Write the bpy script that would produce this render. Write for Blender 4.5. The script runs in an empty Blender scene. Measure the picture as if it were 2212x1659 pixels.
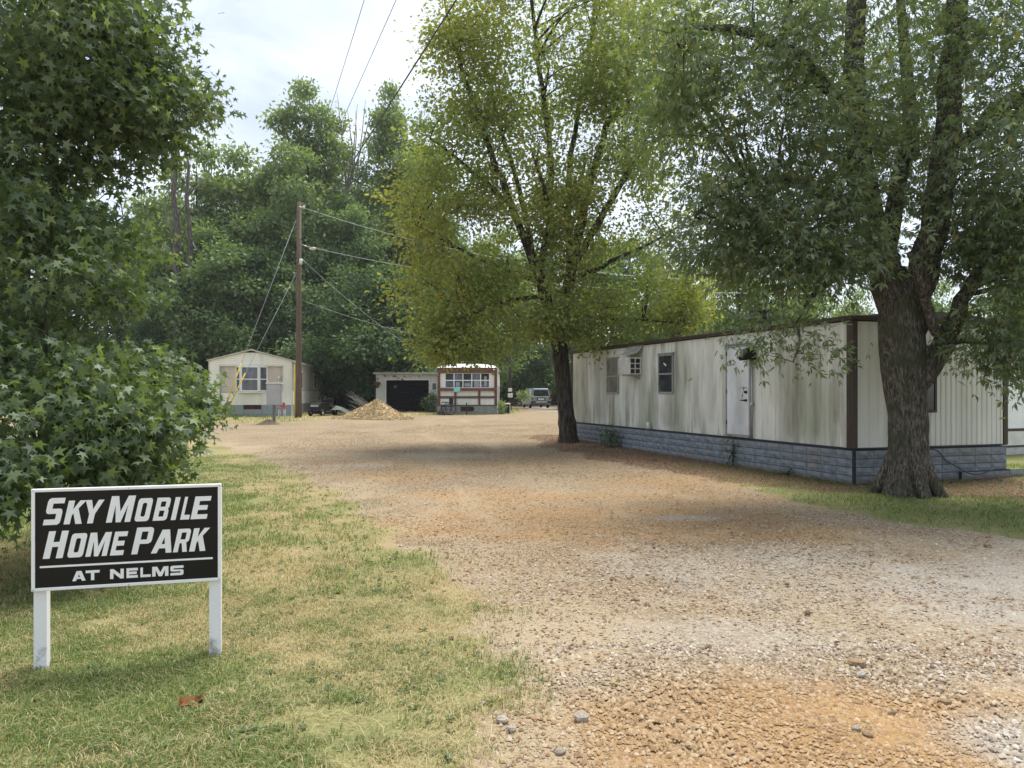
import bpy, math, random
import numpy as np
from mathutils import Vector, Matrix

random.seed(7)
rng = np.random.default_rng(11)
scene = bpy.context.scene
C = scene.collection

# ------------------------------------------------------------------ camera
EYE, FPX = 1.70, 1666.0           # eye height; focal length in px of a 2212 px wide picture
HX, HY = 1106.0, 845.0            # vanishing column and horizon row
cam_data = bpy.data.cameras.new('camera')
cam_data.sensor_width = 36.0
cam_data.lens = 36.0 * FPX / 2212.0
cam_data.shift_y = 15.5 / 2212.0
cam_data.clip_start = 0.05
cam_data.clip_end = 3000
cam = bpy.data.objects.new('camera', cam_data)
cam.location = (0, 0, EYE)
cam.rotation_euler = (math.radians(90), 0, 0)
C.objects.link(cam)
scene.camera = cam

# ------------------------------------------------------------------ light
SUN_EL, SUN_AZ = math.radians(66), math.radians(26)     # azimuth clockwise from +Y
sun_data = bpy.data.lights.new('sun', 'SUN')
sun_data.energy = 1.65
sun_data.angle = math.radians(28)
sun_data.color = (1.0, 0.95, 0.87)
sun = bpy.data.objects.new('sun', sun_data)
_d = Vector((math.sin(SUN_AZ) * math.cos(SUN_EL), math.cos(SUN_AZ) * math.cos(SUN_EL), math.sin(SUN_EL)))
sun.rotation_euler = _d.to_track_quat('Z', 'Y').to_euler()
sun.location = (10, 20, 60)
C.objects.link(sun)

world = bpy.data.worlds.new('World')
scene.world = world
world.use_nodes = True
nt = world.node_tree
nt.nodes.clear()
wo = nt.nodes.new('ShaderNodeOutputWorld')
bg = nt.nodes.new('ShaderNodeBackground')
bg.inputs['Strength'].default_value = 0.10
sky = nt.nodes.new('ShaderNodeTexSky')
sky.sky_type = 'NISHITA'
sky.sun_disc = False
sky.sun_elevation = SUN_EL
sky.sun_rotation = SUN_AZ
tc = nt.nodes.new('ShaderNodeTexCoord')
mp = nt.nodes.new('ShaderNodeMapping')
mp.inputs['Scale'].default_value = (1.0, 1.0, 2.2)
n1 = nt.nodes.new('ShaderNodeTexNoise')
n1.inputs['Scale'].default_value = 4.6
n1.inputs['Detail'].default_value = 7
n1.inputs['Roughness'].default_value = 0.55
n1.inputs['Distortion'].default_value = 0.3
r1 = nt.nodes.new('ShaderNodeValToRGB')
r1.color_ramp.elements[0].position = 0.38
r1.color_ramp.elements[0].color = (2.05, 2.25, 2.56, 1)
r1.color_ramp.elements[1].position = 0.64
r1.color_ramp.elements[1].color = (3.0, 3.18, 3.48, 1)
mx = nt.nodes.new('ShaderNodeMixRGB')
mx.inputs[0].default_value = 0.88
L = nt.links.new
L(tc.outputs['Generated'], mp.inputs[0]); L(mp.outputs[0], n1.inputs['Vector'])
L(n1.outputs['Fac'], r1.inputs[0])
L(sky.outputs[0], mx.inputs[1]); L(r1.outputs[0], mx.inputs[2])
L(mx.outputs[0], bg.inputs['Color']); L(bg.outputs[0], wo.inputs['Surface'])

scene.view_settings.view_transform = 'Standard'
scene.view_settings.look = 'None'
scene.view_settings.exposure = 1.86
scene.view_settings.gamma = 1.0
scene.view_settings.use_curve_mapping = False
scene.render.engine = 'CYCLES'
scene.cycles.max_bounces = 8
scene.cycles.diffuse_bounces = 4
scene.cycles.transmission_bounces = 6
scene.cycles.transparent_max_bounces = 8
scene.cycles.use_denoising = True
scene.cycles.sample_clamp_indirect = 6.0

# ------------------------------------------------------------------ helpers
def link(o, parent=None):
    C.objects.link(o)
    if parent is not None:
        o.parent = parent
    return o

def tag(o, label=None, cat=None, group=None, kind=None):
    if label: o['label'] = label
    if cat: o['category'] = cat
    if group: o['group'] = group
    if kind: o['kind'] = kind
    return o

def thing(name, label, cat, loc=(0, 0, 0), rz=0.0, group=None):
    o = bpy.data.objects.new(name, None)
    o.empty_display_size = 0.2
    o.location = loc
    o.rotation_euler = (0, 0, rz)
    link(o)
    return tag(o, label, cat, group)

def copy_tree(o, parent=None):
    c = o.copy(); C.objects.link(c)
    if parent is not None:
        c.parent = parent
    for ch in list(o.children):
        copy_tree(ch, c)
    return c

def raw_mesh(name, verts, faces, smooth=False):
    """verts (N,3), faces (F,k) arrays of one polygon size"""
    me = bpy.data.meshes.new(name)
    verts = np.ascontiguousarray(verts, dtype=np.float32)
    faces = np.ascontiguousarray(faces, dtype=np.int32)
    F, k = faces.shape
    me.vertices.add(len(verts)); me.vertices.foreach_set('co', verts.ravel())
    me.loops.add(F * k); me.loops.foreach_set('vertex_index', faces.ravel())
    me.polygons.add(F)
    me.polygons.foreach_set('loop_start', np.arange(0, F * k, k, dtype=np.int32))
    me.polygons.foreach_set('loop_total', np.full(F, k, dtype=np.int32))
    if smooth:
        me.polygons.foreach_set('use_smooth', np.ones(F, dtype=bool))
    me.update(calc_edges=True)
    return me

def attr(me, name, vals):
    a = me.attributes.new(name, 'FLOAT', 'POINT')
    a.data.foreach_set('value', np.ascontiguousarray(vals, dtype=np.float32))

class MB:
    """collects shapes for ONE mesh"""
    def __init__(s): s.v, s.f, s.sm = [], [], []
    def add(s, vs, fs, smooth=False):
        b = len(s.v); s.v += [tuple(p) for p in vs]
        s.f += [tuple(b + i for i in f) for f in fs]; s.sm += [smooth] * len(fs)
        return s
    def box(s, x0, x1, y0, y1, z0, z1, bev=0.0):
        x0, x1 = min(x0, x1), max(x0, x1); y0, y1 = min(y0, y1), max(y0, y1); z0, z1 = min(z0, z1), max(z0, z1)
        if bev <= 0:
            vs = [(x, y, z) for z in (z0, z1) for (x, y) in ((x0, y0), (x1, y0), (x1, y1), (x0, y1))]
            return s.add(vs, [(3, 2, 1, 0), (4, 5, 6, 7), (0, 1, 5, 4), (1, 2, 6, 5), (2, 3, 7, 6), (3, 0, 4, 7)])
        b = min(bev, (x1 - x0) * .49, (y1 - y0) * .49, (z1 - z0) * .49)
        vs = []
        for i, z in enumerate((z0, z0 + b, z1 - b, z1)):
            k = b if i in (0, 3) else 0
            vs += [(x0 + k, y0 + k, z), (x1 - k, y0 + k, z), (x1 - k, y1 - k, z), (x0 + k, y1 - k, z)]
        fs = [(3, 2, 1, 0), (12, 13, 14, 15)]
        for r in range(3):
            for i in range(4):
                j = (i + 1) % 4
                fs.append((r * 4 + i, r * 4 + j, r * 4 + 4 + j, r * 4 + 4 + i))
        return s.add(vs, fs)
    def prism(s, poly, axis, a0, a1):
        """poly: 2-D outline; axis: 'x','y','z' extruded from a0 to a1 (outline in the other two, in order)"""
        n = len(poly)
        def pt(p, a):
            return {'x': (a, p[0], p[1]), 'y': (p[0], a, p[1]), 'z': (p[0], p[1], a)}[axis]
        vs = [pt(p, a0) for p in poly] + [pt(p, a1) for p in poly]
        fs = [tuple(range(n))[::-1], tuple(range(n, 2 * n))]
        fs += [(i, (i + 1) % n, n + (i + 1) % n, n + i) for i in range(n)]
        return s.add(vs, fs)
    def tube(s, pts, rad, k=8, cap=True, smooth=True, jit=0.0):
        pts = [Vector(p) for p in pts]
        n = len(pts)
        if not hasattr(rad, '__len__'): rad = [rad] * n
        vs, fs = [], []
        u = None
        for i, p in enumerate(pts):
            d = (pts[min(i + 1, n - 1)] - pts[max(i - 1, 0)])
            if d.length < 1e-9: d = Vector((0, 0, 1))
            d.normalize()
            if u is None:
                u = d.orthogonal().normalized()
            else:
                u = (u - d * u.dot(d))
                u = u.normalized() if u.length > 1e-6 else d.orthogonal().normalized()
            w = d.cross(u)
            for j in range(k):
                a = 2 * math.pi * j / k
                r = rad[i] * (1 + (random.uniform(-jit, jit) if jit else 0))
                vs.append(p + (u * math.cos(a) + w * math.sin(a)) * r)
        for i in range(n - 1):
            for j in range(k):
                j2 = (j + 1) % k
                fs.append((i * k + j, i * k + j2, (i + 1) * k + j2, (i + 1) * k + j))
        s.add(vs, fs, smooth)
        if cap:
            b = len(s.v) - len(vs)
            s.f += [tuple(b + j for j in range(k))[::-1], tuple(b + (n - 1) * k + j for j in range(k))]
            s.sm += [False, False]
        return s
    def ring(s, c, axis, r, t, k=24, kk=8):
        c = Vector(c); ax = Vector(axis).normalized(); u = ax.orthogonal().normalized(); w = ax.cross(u)
        vs, fs = [], []
        for i in range(k):
            a = 2 * math.pi * i / k
            d = u * math.cos(a) + w * math.sin(a)
            for j in range(kk):
                b = 2 * math.pi * j / kk
                vs.append(c + d * (r + t * math.cos(b)) + ax * (t * math.sin(b)))
        for i in range(k):
            for j in range(kk):
                fs.append((i * kk + j, ((i + 1) % k) * kk + j, ((i + 1) % k) * kk + (j + 1) % kk, i * kk + (j + 1) % kk))
        return s.add(vs, fs, True)
    def ball(s, c, r, n=10, m=6, sq=(1, 1, 1)):
        vs = [(c[0], c[1], c[2] - r * sq[2])]
        for i in range(1, m):
            t = math.pi * i / m - math.pi / 2
            for j in range(n):
                a = 2 * math.pi * j / n
                vs.append((c[0] + r * sq[0] * math.cos(t) * math.cos(a), c[1] + r * sq[1] * math.cos(t) * math.sin(a), c[2] + r * sq[2] * math.sin(t)))
        vs.append((c[0], c[1], c[2] + r * sq[2]))
        fs = [(0, 1 + (j + 1) % n, 1 + j) for j in range(n)]
        for i in range(m - 2):
            for j in range(n):
                fs.append((1 + i * n + j, 1 + i * n + (j + 1) % n, 1 + (i + 1) * n + (j + 1) % n, 1 + (i + 1) * n + j))
        e = len(vs) - 1; b = 1 + (m - 2) * n
        fs += [(b + j, b + (j + 1) % n, e) for j in range(n)]
        return s.add(vs, fs, True)
    def mesh(s, name, mat):
        me = bpy.data.meshes.new(name)
        me.from_pydata([tuple(p) for p in s.v], [], s.f)
        me.polygons.foreach_set('use_smooth', s.sm)
        me.materials.append(mat)
        me.update()
        return me
    def build(s, name, mat, parent=None, loc=None):
        o = bpy.data.objects.new(name, s.mesh(name, mat))
        if loc is not None: o.location = loc
        return link(o, parent)

def put(name, me, parent=None, loc=(0, 0, 0), rot=(0, 0, 0), sc=(1, 1, 1)):
    o = bpy.data.objects.new(name, me)
    o.location, o.rotation_euler, o.scale = loc, rot, sc
    return link(o, parent)

# ---- numpy noise
_perm = np.random.default_rng(3).random((256, 256))
def vnoise(x, y):
    x = np.asarray(x, float); y = np.asarray(y, float)
    xi = np.floor(x).astype(int); yi = np.floor(y).astype(int)
    fx = x - xi; fy = y - yi
    fx = fx * fx * (3 - 2 * fx); fy = fy * fy * (3 - 2 * fy)
    g = lambda a, b: _perm[a & 255, b & 255]
    return (g(xi, yi) * (1 - fx) + g(xi + 1, yi) * fx) * (1 - fy) + (g(xi, yi + 1) * (1 - fx) + g(xi + 1, yi + 1) * fx) * fy
def fbm(x, y, o=4):
    t, a, n = 0.0, 0.5, 0.0
    for i in range(o):
        t = t + a * vnoise(x * 2 ** i + 17 * i, y * 2 ** i + 31 * i); n += a; a *= 0.5
    return t / n
def sstep(a, b, x):
    t = np.clip((x - a) / (b - a), 0, 1)
    return t * t * (3 - 2 * t)

# ---- terrain: flat by the camera, rising gently to the far homes, falling again behind them
_TY = [-600, 18, 22, 30, 36, 41, 46, 52, 60, 68, 90, 600]
_TZ = [0, 0, 0.045, 0.185, 0.295, 0.385, 0.43, 0.40, 0.28, 0.19, 0.15, 0.15]
def tz(x, y):
    return np.interp(y, _TY, _TZ) + 0.05 * (fbm(np.asarray(x) * .35, np.asarray(y) * .35, 3) - .5) * sstep(3, 8, np.abs(np.asarray(y)))
def tzf(x, y): return float(tz(x, y))
def at(xd, yd, Y):
    """a point of the place at depth Y, seen in the photo at (xd, yd)"""
    return Vector(((xd - HX) / FPX * Y, Y, EYE + (HY - yd) / FPX * Y))
def ground_at(xd, yd):
    """where the sight line through (xd, yd) meets the terrain"""
    m = (yd - HY) / FPX
    lo, hi = 0.5, 400.0
    for _ in range(50):
        Y = .5 * (lo + hi)
        if EYE - m * Y > np.interp(Y, _TY, _TZ): lo = Y
        else: hi = Y
    return ((xd - HX) / FPX * Y, Y)

# ------------------------------------------------------------------ materials
class M:
    def __init__(s, name):
        s.m = bpy.data.materials.new(name); s.m.use_nodes = True
        s.t = s.m.node_tree; s.t.nodes.clear()
        s.out = s.t.nodes.new('ShaderNodeOutputMaterial')
    def n(s, typ, **kw):
        nd = s.t.nodes.new('ShaderNode' + typ)
        for k, v in kw.items():
            if hasattr(nd, k) and not k.startswith('i_'): setattr(nd, k, v)
        return nd
    def l(s, a, b): s.t.links.new(a, b)
    def val(s, nd, **kw):
        for k, v in kw.items(): nd.inputs[k].default_value = v
        return nd
    def noise(s, scale, detail=4, rough=.55, vec=None, dist=0.0):
        nd = s.n('TexNoise')
        nd.inputs['Scale'].default_value = scale; nd.inputs['Detail'].default_value = detail
        nd.inputs['Roughness'].default_value = rough; nd.inputs['Distortion'].default_value = dist
        if vec is not None: s.l(vec, nd.inputs['Vector'])
        return nd
    def vor(s, scale, vec=None, feature='F1'):
        nd = s.n('TexVoronoi'); nd.feature = feature
        nd.inputs['Scale'].default_value = scale
        if vec is not None: s.l(vec, nd.inputs['Vector'])
        return nd
    def coords(s, kind='Object', scale=(1, 1, 1)):
        c = s.n('TexCoord'); mpn = s.n('Mapping'); mpn.inputs['Scale'].default_value = scale
        s.l(c.outputs[kind], mpn.inputs[0]); return mpn.outputs[0]
    def worldpos(s, scale=(1, 1, 1)):
        c = s.n('NewGeometry'); mpn = s.n('Mapping'); mpn.inputs['Scale'].default_value = scale
        s.l(c.outputs['Position'], mpn.inputs[0]); return mpn.outputs[0]
    def ramp(s, fac, stops, interp='LINEAR'):
        r = s.n('ValToRGB'); cr = r.color_ramp; cr.interpolation = interp
        while len(cr.elements) < len(stops): cr.elements.new(0.5)
        for e, (p, c) in zip(cr.elements, stops):
            e.position = p; e.color = (c, c, c, 1) if not hasattr(c, '__len__') else (*c[:3], 1)
        if fac is not None: s.l(fac, r.inputs[0])
        return r.outputs[0]
    def mix(s, fac, a, b, mode='MIX'):
        nd = s.n('MixRGB'); nd.blend_type = mode
        for i, x in ((0, fac), (1, a), (2, b)):
            if hasattr(x, 'is_output') or hasattr(x, 'links'): s.l(x, nd.inputs[i])
            elif hasattr(x, '__len__'): nd.inputs[i].default_value = (*x[:3], 1)
            else: nd.inputs[i].default_value = x if i == 0 else (x, x, x, 1)
        return nd.outputs[0]
    def math(s, op, a, b=None, clamp=False):
        nd = s.n('Math'); nd.operation = op; nd.use_clamp = clamp
        for i, x in ((0, a), (1, b)):
            if x is None: continue
            if hasattr(x, 'links'): s.l(x, nd.inputs[i])
            else: nd.inputs[i].default_value = x
        return nd.outputs[0]
    def attr(s, name):
        nd = s.n('Attribute'); nd.attribute_name = name; return nd.outputs['Fac']
    def sep(s, vec):
        nd = s.n('SeparateXYZ'); s.l(vec, nd.inputs[0]); return nd.outputs
    def bump(s, h, strength=.5, dist=.02):
        nd = s.n('Bump'); nd.inputs['Strength'].default_value = strength; nd.inputs['Distance'].default_value = dist
        s.l(h, nd.inputs['Height']); return nd.outputs[0]
    def bsdf(s, col, rough=.8, metal=0.0, spec=.3, normal=None, **kw):
        b = s.n('BsdfPrincipled')
        for nm, x in (('Base Color', col), ('Roughness', rough), ('Metallic', metal)):
            if hasattr(x, 'links'): s.l(x, b.inputs[nm])
            elif hasattr(x, '__len__'): b.inputs[nm].default_value = (*x[:3], 1)
            else: b.inputs[nm].default_value = x
        b.inputs['Specular IOR Level'].default_value = spec
        for k, v in kw.items(): b.inputs[k].default_value = v
        if normal is not None: s.l(normal, b.inputs['Normal'])
        s.l(b.outputs[0], s.out.inputs['Surface'])
        return s.m

def plain(name, col, rough=.7, metal=0.0, spec=.3, var=.12, scale=6.0, bump=0.0):
    m = M(name)
    v = m.coords('Object')
    n = m.noise(scale, 5, .6, v)
    dark = tuple(c * (1 - var * 1.6) for c in col); lite = tuple(min(1, c * (1 + var)) for c in col)
    c = m.ramp(n.outputs['Fac'], [(.3, dark), (.7, lite)])
    nb = m.bump(m.noise(scale * 6, 4, .6, v).outputs['Fac'], bump, .01) if bump else None
    return m.bsdf(c, rough, metal, spec, nb)

def leaf_mat(name, stops, trans=.45, gloss=.35, tint=None):
    """stops: per-leaf colour ramp; tint: (colour ramp end) for the per-leaf attribute 'tint'"""
    m = M(name)
    g = m.n('NewGeometry'); oi = m.n('ObjectInfo')
    rnd = m.math('FRACT', m.math('ADD', g.outputs['Random Per Island'], oi.outputs['Random']))
    col = m.ramp(rnd, stops)
    if tint is not None:
        rc = m.ramp(rnd, tint)
        col = m.mix(m.attr('tint'), col, rc)
    d = m.n('BsdfDiffuse'); t = m.n('BsdfTranslucent'); gl = m.n('BsdfGlossy')
    gl.inputs['Roughness'].default_value = .55
    gl.inputs['Color'].default_value = (.9, .95, 1, 1)
    m.l(col, d.inputs['Color'])
    tcx = m.mix(1.0, col, (1.25, 1.25, .55), 'MULTIPLY')
    m.l(tcx, t.inputs['Color'])
    a = m.n('MixShader'); a.inputs[0].default_value = trans
    m.l(d.outputs[0], a.inputs[1]); m.l(t.outputs[0], a.inputs[2])
    b = m.n('MixShader')
    b.inputs[0].default_value = .16 * gloss
    m.l(a.outputs[0], b.inputs[1]); m.l(gl.outputs[0], b.inputs[2])
    m.l(b.outputs[0], m.out.inputs['Surface'])
    return m.m

def bark_mat(name, dark, lite, scale=5.0, moss=None):
    m = M(name)
    v = m.coords('Object', (1, 1, .22))
    n = m.noise(scale * 3, 6, .65, v, .4)
    vo = m.vor(scale * 2.4, v)
    h = m.mix(.5, n.outputs['Fac'], vo.outputs['Distance'])
    c = m.ramp(n.outputs['Fac'], [(.40, dark), (.52, tuple(.6 * a + .4 * b for a, b in zip(dark, lite))), (.64, lite)])
    if moss is not None:
        v2 = m.coords('Object')
        f = m.ramp(m.noise(2.2, 5, .6, v2).outputs['Fac'], [(.48, 0), (.6, 1)])
        c = m.mix(m.math('MULTIPLY', f, .7), c, moss)
    return m.bsdf(c, .95, 0, .1, m.bump(h, .9, .05))

def wood_mat(name, a, b, axis='x', scale=3.0):
    m = M(name)
    sc = {'x': (.15, 3, 3), 'y': (3, .15, 3), 'z': (3, 3, .15)}[axis]
    v = m.coords('Object', sc)
    n = m.noise(scale * 3, 6, .65, v, .6)
    c = m.ramp(n.outputs['Fac'], [(.32, a), (.68, b)])
    return m.bsdf(c, .85, 0, .2, m.bump(n.outputs['Fac'], .35, .01))

def glass_mat(name, col=(.03, .035, .04), rough=.06):
    m = M(name)
    v = m.coords('Object')
    n = m.noise(2.5, 3, .5, v)
    c = m.ramp(n.outputs['Fac'], [(.35, tuple(x * .6 for x in col)), (.7, tuple(x * 1.6 for x in col))])
    return m.bsdf(c, rough, 0, .6)

WHITE = plain('white_paint', (.80, .81, .83), .45, 0, .4, .05, 5)
OFFWHITE = plain('off_white_metal', (.66, .66, .62), .5, .0, .35, .10, 3)
BLACK = plain('black_panel', (.010, .009, .007), .45, 0, .25, .1, 4)
DARKMETAL = plain('dark_metal', (.03, .032, .036), .5, .3, .4, .25, 8)
GREYMETAL = plain('galvanised_metal', (.38, .39, .4), .45, .6, .4, .15, 6)
BROWN = plain('brown_trim_paint', (.058, .040, .031), .55, 0, .3, .18, 3)
RUBBER = plain('rubber', (.02, .02, .022), .8, 0, .2, .2, 8)
GLASS = glass_mat('window_glass')
GLASSLIT = glass_mat('window_glass_pale', (.1, .115, .14), .08)
YELLOW = plain('yellow_plastic', (.62, .47, .06), .5, 0, .35, .12, 3)
WIREMAT = plain('wire_insulation', (.06, .065, .07), .6, 0, .3, .2, 2)
WIREPALE = plain('pale_wire', (.42, .45, .45), .5, .3, .3, .1, 2)
# ------------------------------------------------------------------ ground, drive, lawns
def wpoly(pts): return [ground_at(*p) for p in pts]
LAWN_W = [(-60, 1.0), (-1.0, 1.0)] + [ground_at(*p) for p in ((985, 2300), (1000, 1659), (1075, 1500), (1090, 1430), (1030, 1340),
          (960, 1262), (880, 1195), (770, 1105), (690, 1045), (610, 1008), (520, 975), (440, 948), (365, 930), (300, 922))] + [(-60, 33)]
LAWN_E = [ground_at(*p) for p in ((1440, 1012), (1600, 1046), (1700, 1082), (1850, 1112), (2000, 1140), (2212, 1168), (2600, 1215))] + [(60, 8), (60, 60)] + [(3.5, 60), (2.9, 27), ]
LITTER = [ground_at(*p) for p in ((1140, 938), (1190, 962), (1290, 992), (1420, 1014), (1560, 1036), (1700, 1056), (1900, 1066), (2100, 1078), (2330, 1082), (2330, 1030), (1840, 1046), (1560, 1000), (1240, 938))]
FARLAWN = [ground_at(*p) for p in ((-1500, 915), (340, 914), (470, 912), (560, 918), (640, 912), (705, 905), (735, 899), (1060, 896.5), (1125, 894), (1118, 886))] + [(0.6, 70), (0.6, 600), (-500, 600)]
FARLAWN_E = [(5.6, 62), (3.9, 46), (3.6, 30), (200, 30), (200, 600), (4.6, 600)]

def sdist(px, py, poly):
    """signed distance: positive inside"""
    p = np.array(poly); q = np.roll(p, -1, axis=0)
    best = np.full(px.shape, 1e9); inside = np.zeros(px.shape, bool)
    for (x0, y0), (x1, y1) in zip(p, q):
        dx, dy = x1 - x0, y1 - y0
        t = np.clip(((px - x0) * dx + (py - y0) * dy) / max(dx * dx + dy * dy, 1e-12), 0, 1)
        best = np.minimum(best, (px - x0 - t * dx) ** 2 + (py - y0 - t * dy) ** 2)
        if y0 != y1:
            c = ((y0 <= py) != (y1 <= py)) & (px < (x1 - x0) * (py - y0) / (y1 - y0) + x0)
            inside ^= c
    d = np.sqrt(best)
    return np.where(inside, d, -d)

def masks(x, y):
    wob = (fbm(x * 1.3, y * 1.3) - .5) * 1.3 + (fbm(x * 5, y * 5, 3) - .5) * .55
    dw = sdist(x, y, LAWN_W); de = sdist(x, y, LAWN_E); df = np.maximum(sdist(x, y, FARLAWN), sdist(x, y, FARLAWN_E))
    lawn_w = sstep(-.22, .22, dw + wob * .55)
    lawn_e = sstep(-.22, .22, de + wob * .5)
    far = sstep(-.3, .5, df + wob * .8)
    lawn = np.maximum(np.maximum(lawn_w, lawn_e), far)
    litter = sstep(-.5, .35, sdist(x, y, LITTER) + wob * .9)
    # dry, thin turf along the drive; greener further in
    edge = sstep(0.0, 2.6, np.maximum(dw, 0)) * sstep(2.4, 4.6, y)
    g_w = .36 + .5 * edge + 1.9 * (fbm(x * .9 + 3, y * .9) - .5) + 1.1 * (fbm(x * 3.1, y * 3.1) - .5)
    g_e = .9 + .9 * (fbm(x * 1.6, y * 1.6) - .5)
    g_f = .45 + 1.4 * (fbm(x * .5 + 9, y * .5) - .5)
    green = np.where(lawn_e > .4, g_e, np.where(far > .4, g_f, g_w))
    green = np.clip(green, 0, 1)
    # orange clay where the camera looks down, pale limestone to the right, bare sand along the turf
    clay = np.zeros_like(x)
    for cx, cy, rx, ry, a in ((1.45, 3.9, 1.75, .72, 1.0), (0.55, 3.3, .9, .55, .8), (-.2, 12.5, 1.8, 1.1, .5), (2.6, 9.3, 2.0, .9, .6), (-2.2, 15.5, 1.5, 1.5, .45), (3.0, 14.5, 1.6, 1.4, .5), (2.2, 3.5, 1.1, .45, .9), (.9, 10.0, 3.2, 1.7, .75), (1.9, 12.3, 2.8, 1.0, .45), (3.5, 6.2, 1.1, .55, .45), (-.6, 19, 4, 3, .2), (.4, 7.9, 1.8, .7, .3)):
        r = np.sqrt(((x - cx) / rx) ** 2 + ((y - cy) / ry) ** 2)
        clay = np.maximum(clay, a * sstep(1.25, .45, r + .9 * (fbm(x * 2.2, y * 2.2) - .5)))
    pale = np.zeros_like(x)
    for cx, cy, rx, ry, a in ((5.4, 6.6, 3.4, 1.7, .9), (3.9, 4.55, 1.6, .5, .8), (2.6, 7.6, 2.2, 1.0, .6), (2.6, 3.75, .5, .55, 1.0), (1.5, 5.4, 1.6, .45, .5), (2.4, 10.3, .7, .25, .6), (-1.6, 20.2, 1.6, .9, .5), (-3.6, 17.8, 1.1, .5, .5), (2.6, 62, 1.6, 14, .9), (7.2, 8.2, 2.6, 1.2, .8)):
        r = np.sqrt(((x - cx) / rx) ** 2 + ((y - cy) / ry) ** 2)
        pale = np.maximum(pale, a * sstep(1.3, .3, r + 1.1 * (fbm(x * 1.9 + 40, y * 1.9) - .5)))
    sand = sstep(1.3, .1, np.abs(dw + .35)) * sstep(.35, .62, fbm(x * 1.1 + 70, y * 1.1))
    xc = np.interp(y, [1, 3, 8, 18, 30, 40], [2.2, 1.9, 1.2, -.8, -2.4, -3.2])
    trk = np.zeros_like(x)
    for off in (-.85, .75):
        trk = np.maximum(trk, np.exp(-((x - xc - off + .9 * (fbm(x * .4 + 7, y * .4) - .5)) / .24) ** 2))
    trk *= sstep(.36, .58, fbm(x * 1.4 + 33, y * .8)) * (y > 3.6) * (y < 38)
    masks.track = trk
    sand = np.maximum(sand, .6 * trk)
    sand = np.maximum(sand, .45 * sstep(.62, .74, fbm(x * .7 + 20, y * .9)) * (y < 14))
    masks.soft = np.maximum(np.maximum(sstep(-.55, 1.0, dw + wob * 1.1) * sstep(.30, .42, fbm(x * 2.3 + 50, y * 2.3, 3) + .12 * sstep(0, 2.5, dw)), lawn_e * sstep(-.3, .6, de + wob)), far)
    return lawn, litter, green, clay, pale, sand

xs = np.unique(np.concatenate([np.linspace(-420, -60, 10), np.linspace(-60, -14, 24), np.linspace(-14, -6, 32), np.arange(-6, 9, .1), np.linspace(9, 16, 36), np.linspace(16, 60, 24), np.linspace(60, 420, 10)]))
ys = np.unique(np.concatenate([np.linspace(-300, -4, 10), np.linspace(-4, 1.6, 10), np.arange(1.6, 14, .085), np.arange(14, 46, .26), np.linspace(46, 90, 50), np.linspace(90, 700, 14)]))
GX, GY = np.meshgrid(xs, ys)
gx, gy = GX.ravel(), GY.ravel()
gz = tz(gx, gy) + .018 * (fbm(gx * 2.5, gy * 2.5) - .5) + .012 * (fbm(gx * 9, gy * 9, 2) - .5) * (gy < 16) * (gy > 1)
lawn, litter, green, clay, pale, sand = masks(gx, gy)
gz += .015 * lawn - .018 * masks.track
nx, ny = len(xs), len(ys)
idx = np.arange(nx * ny).reshape(ny, nx)
quads = np.stack([idx[:-1, :-1], idx[:-1, 1:], idx[1:, 1:], idx[1:, :-1]], axis=-1).reshape(-1, 4)

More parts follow.
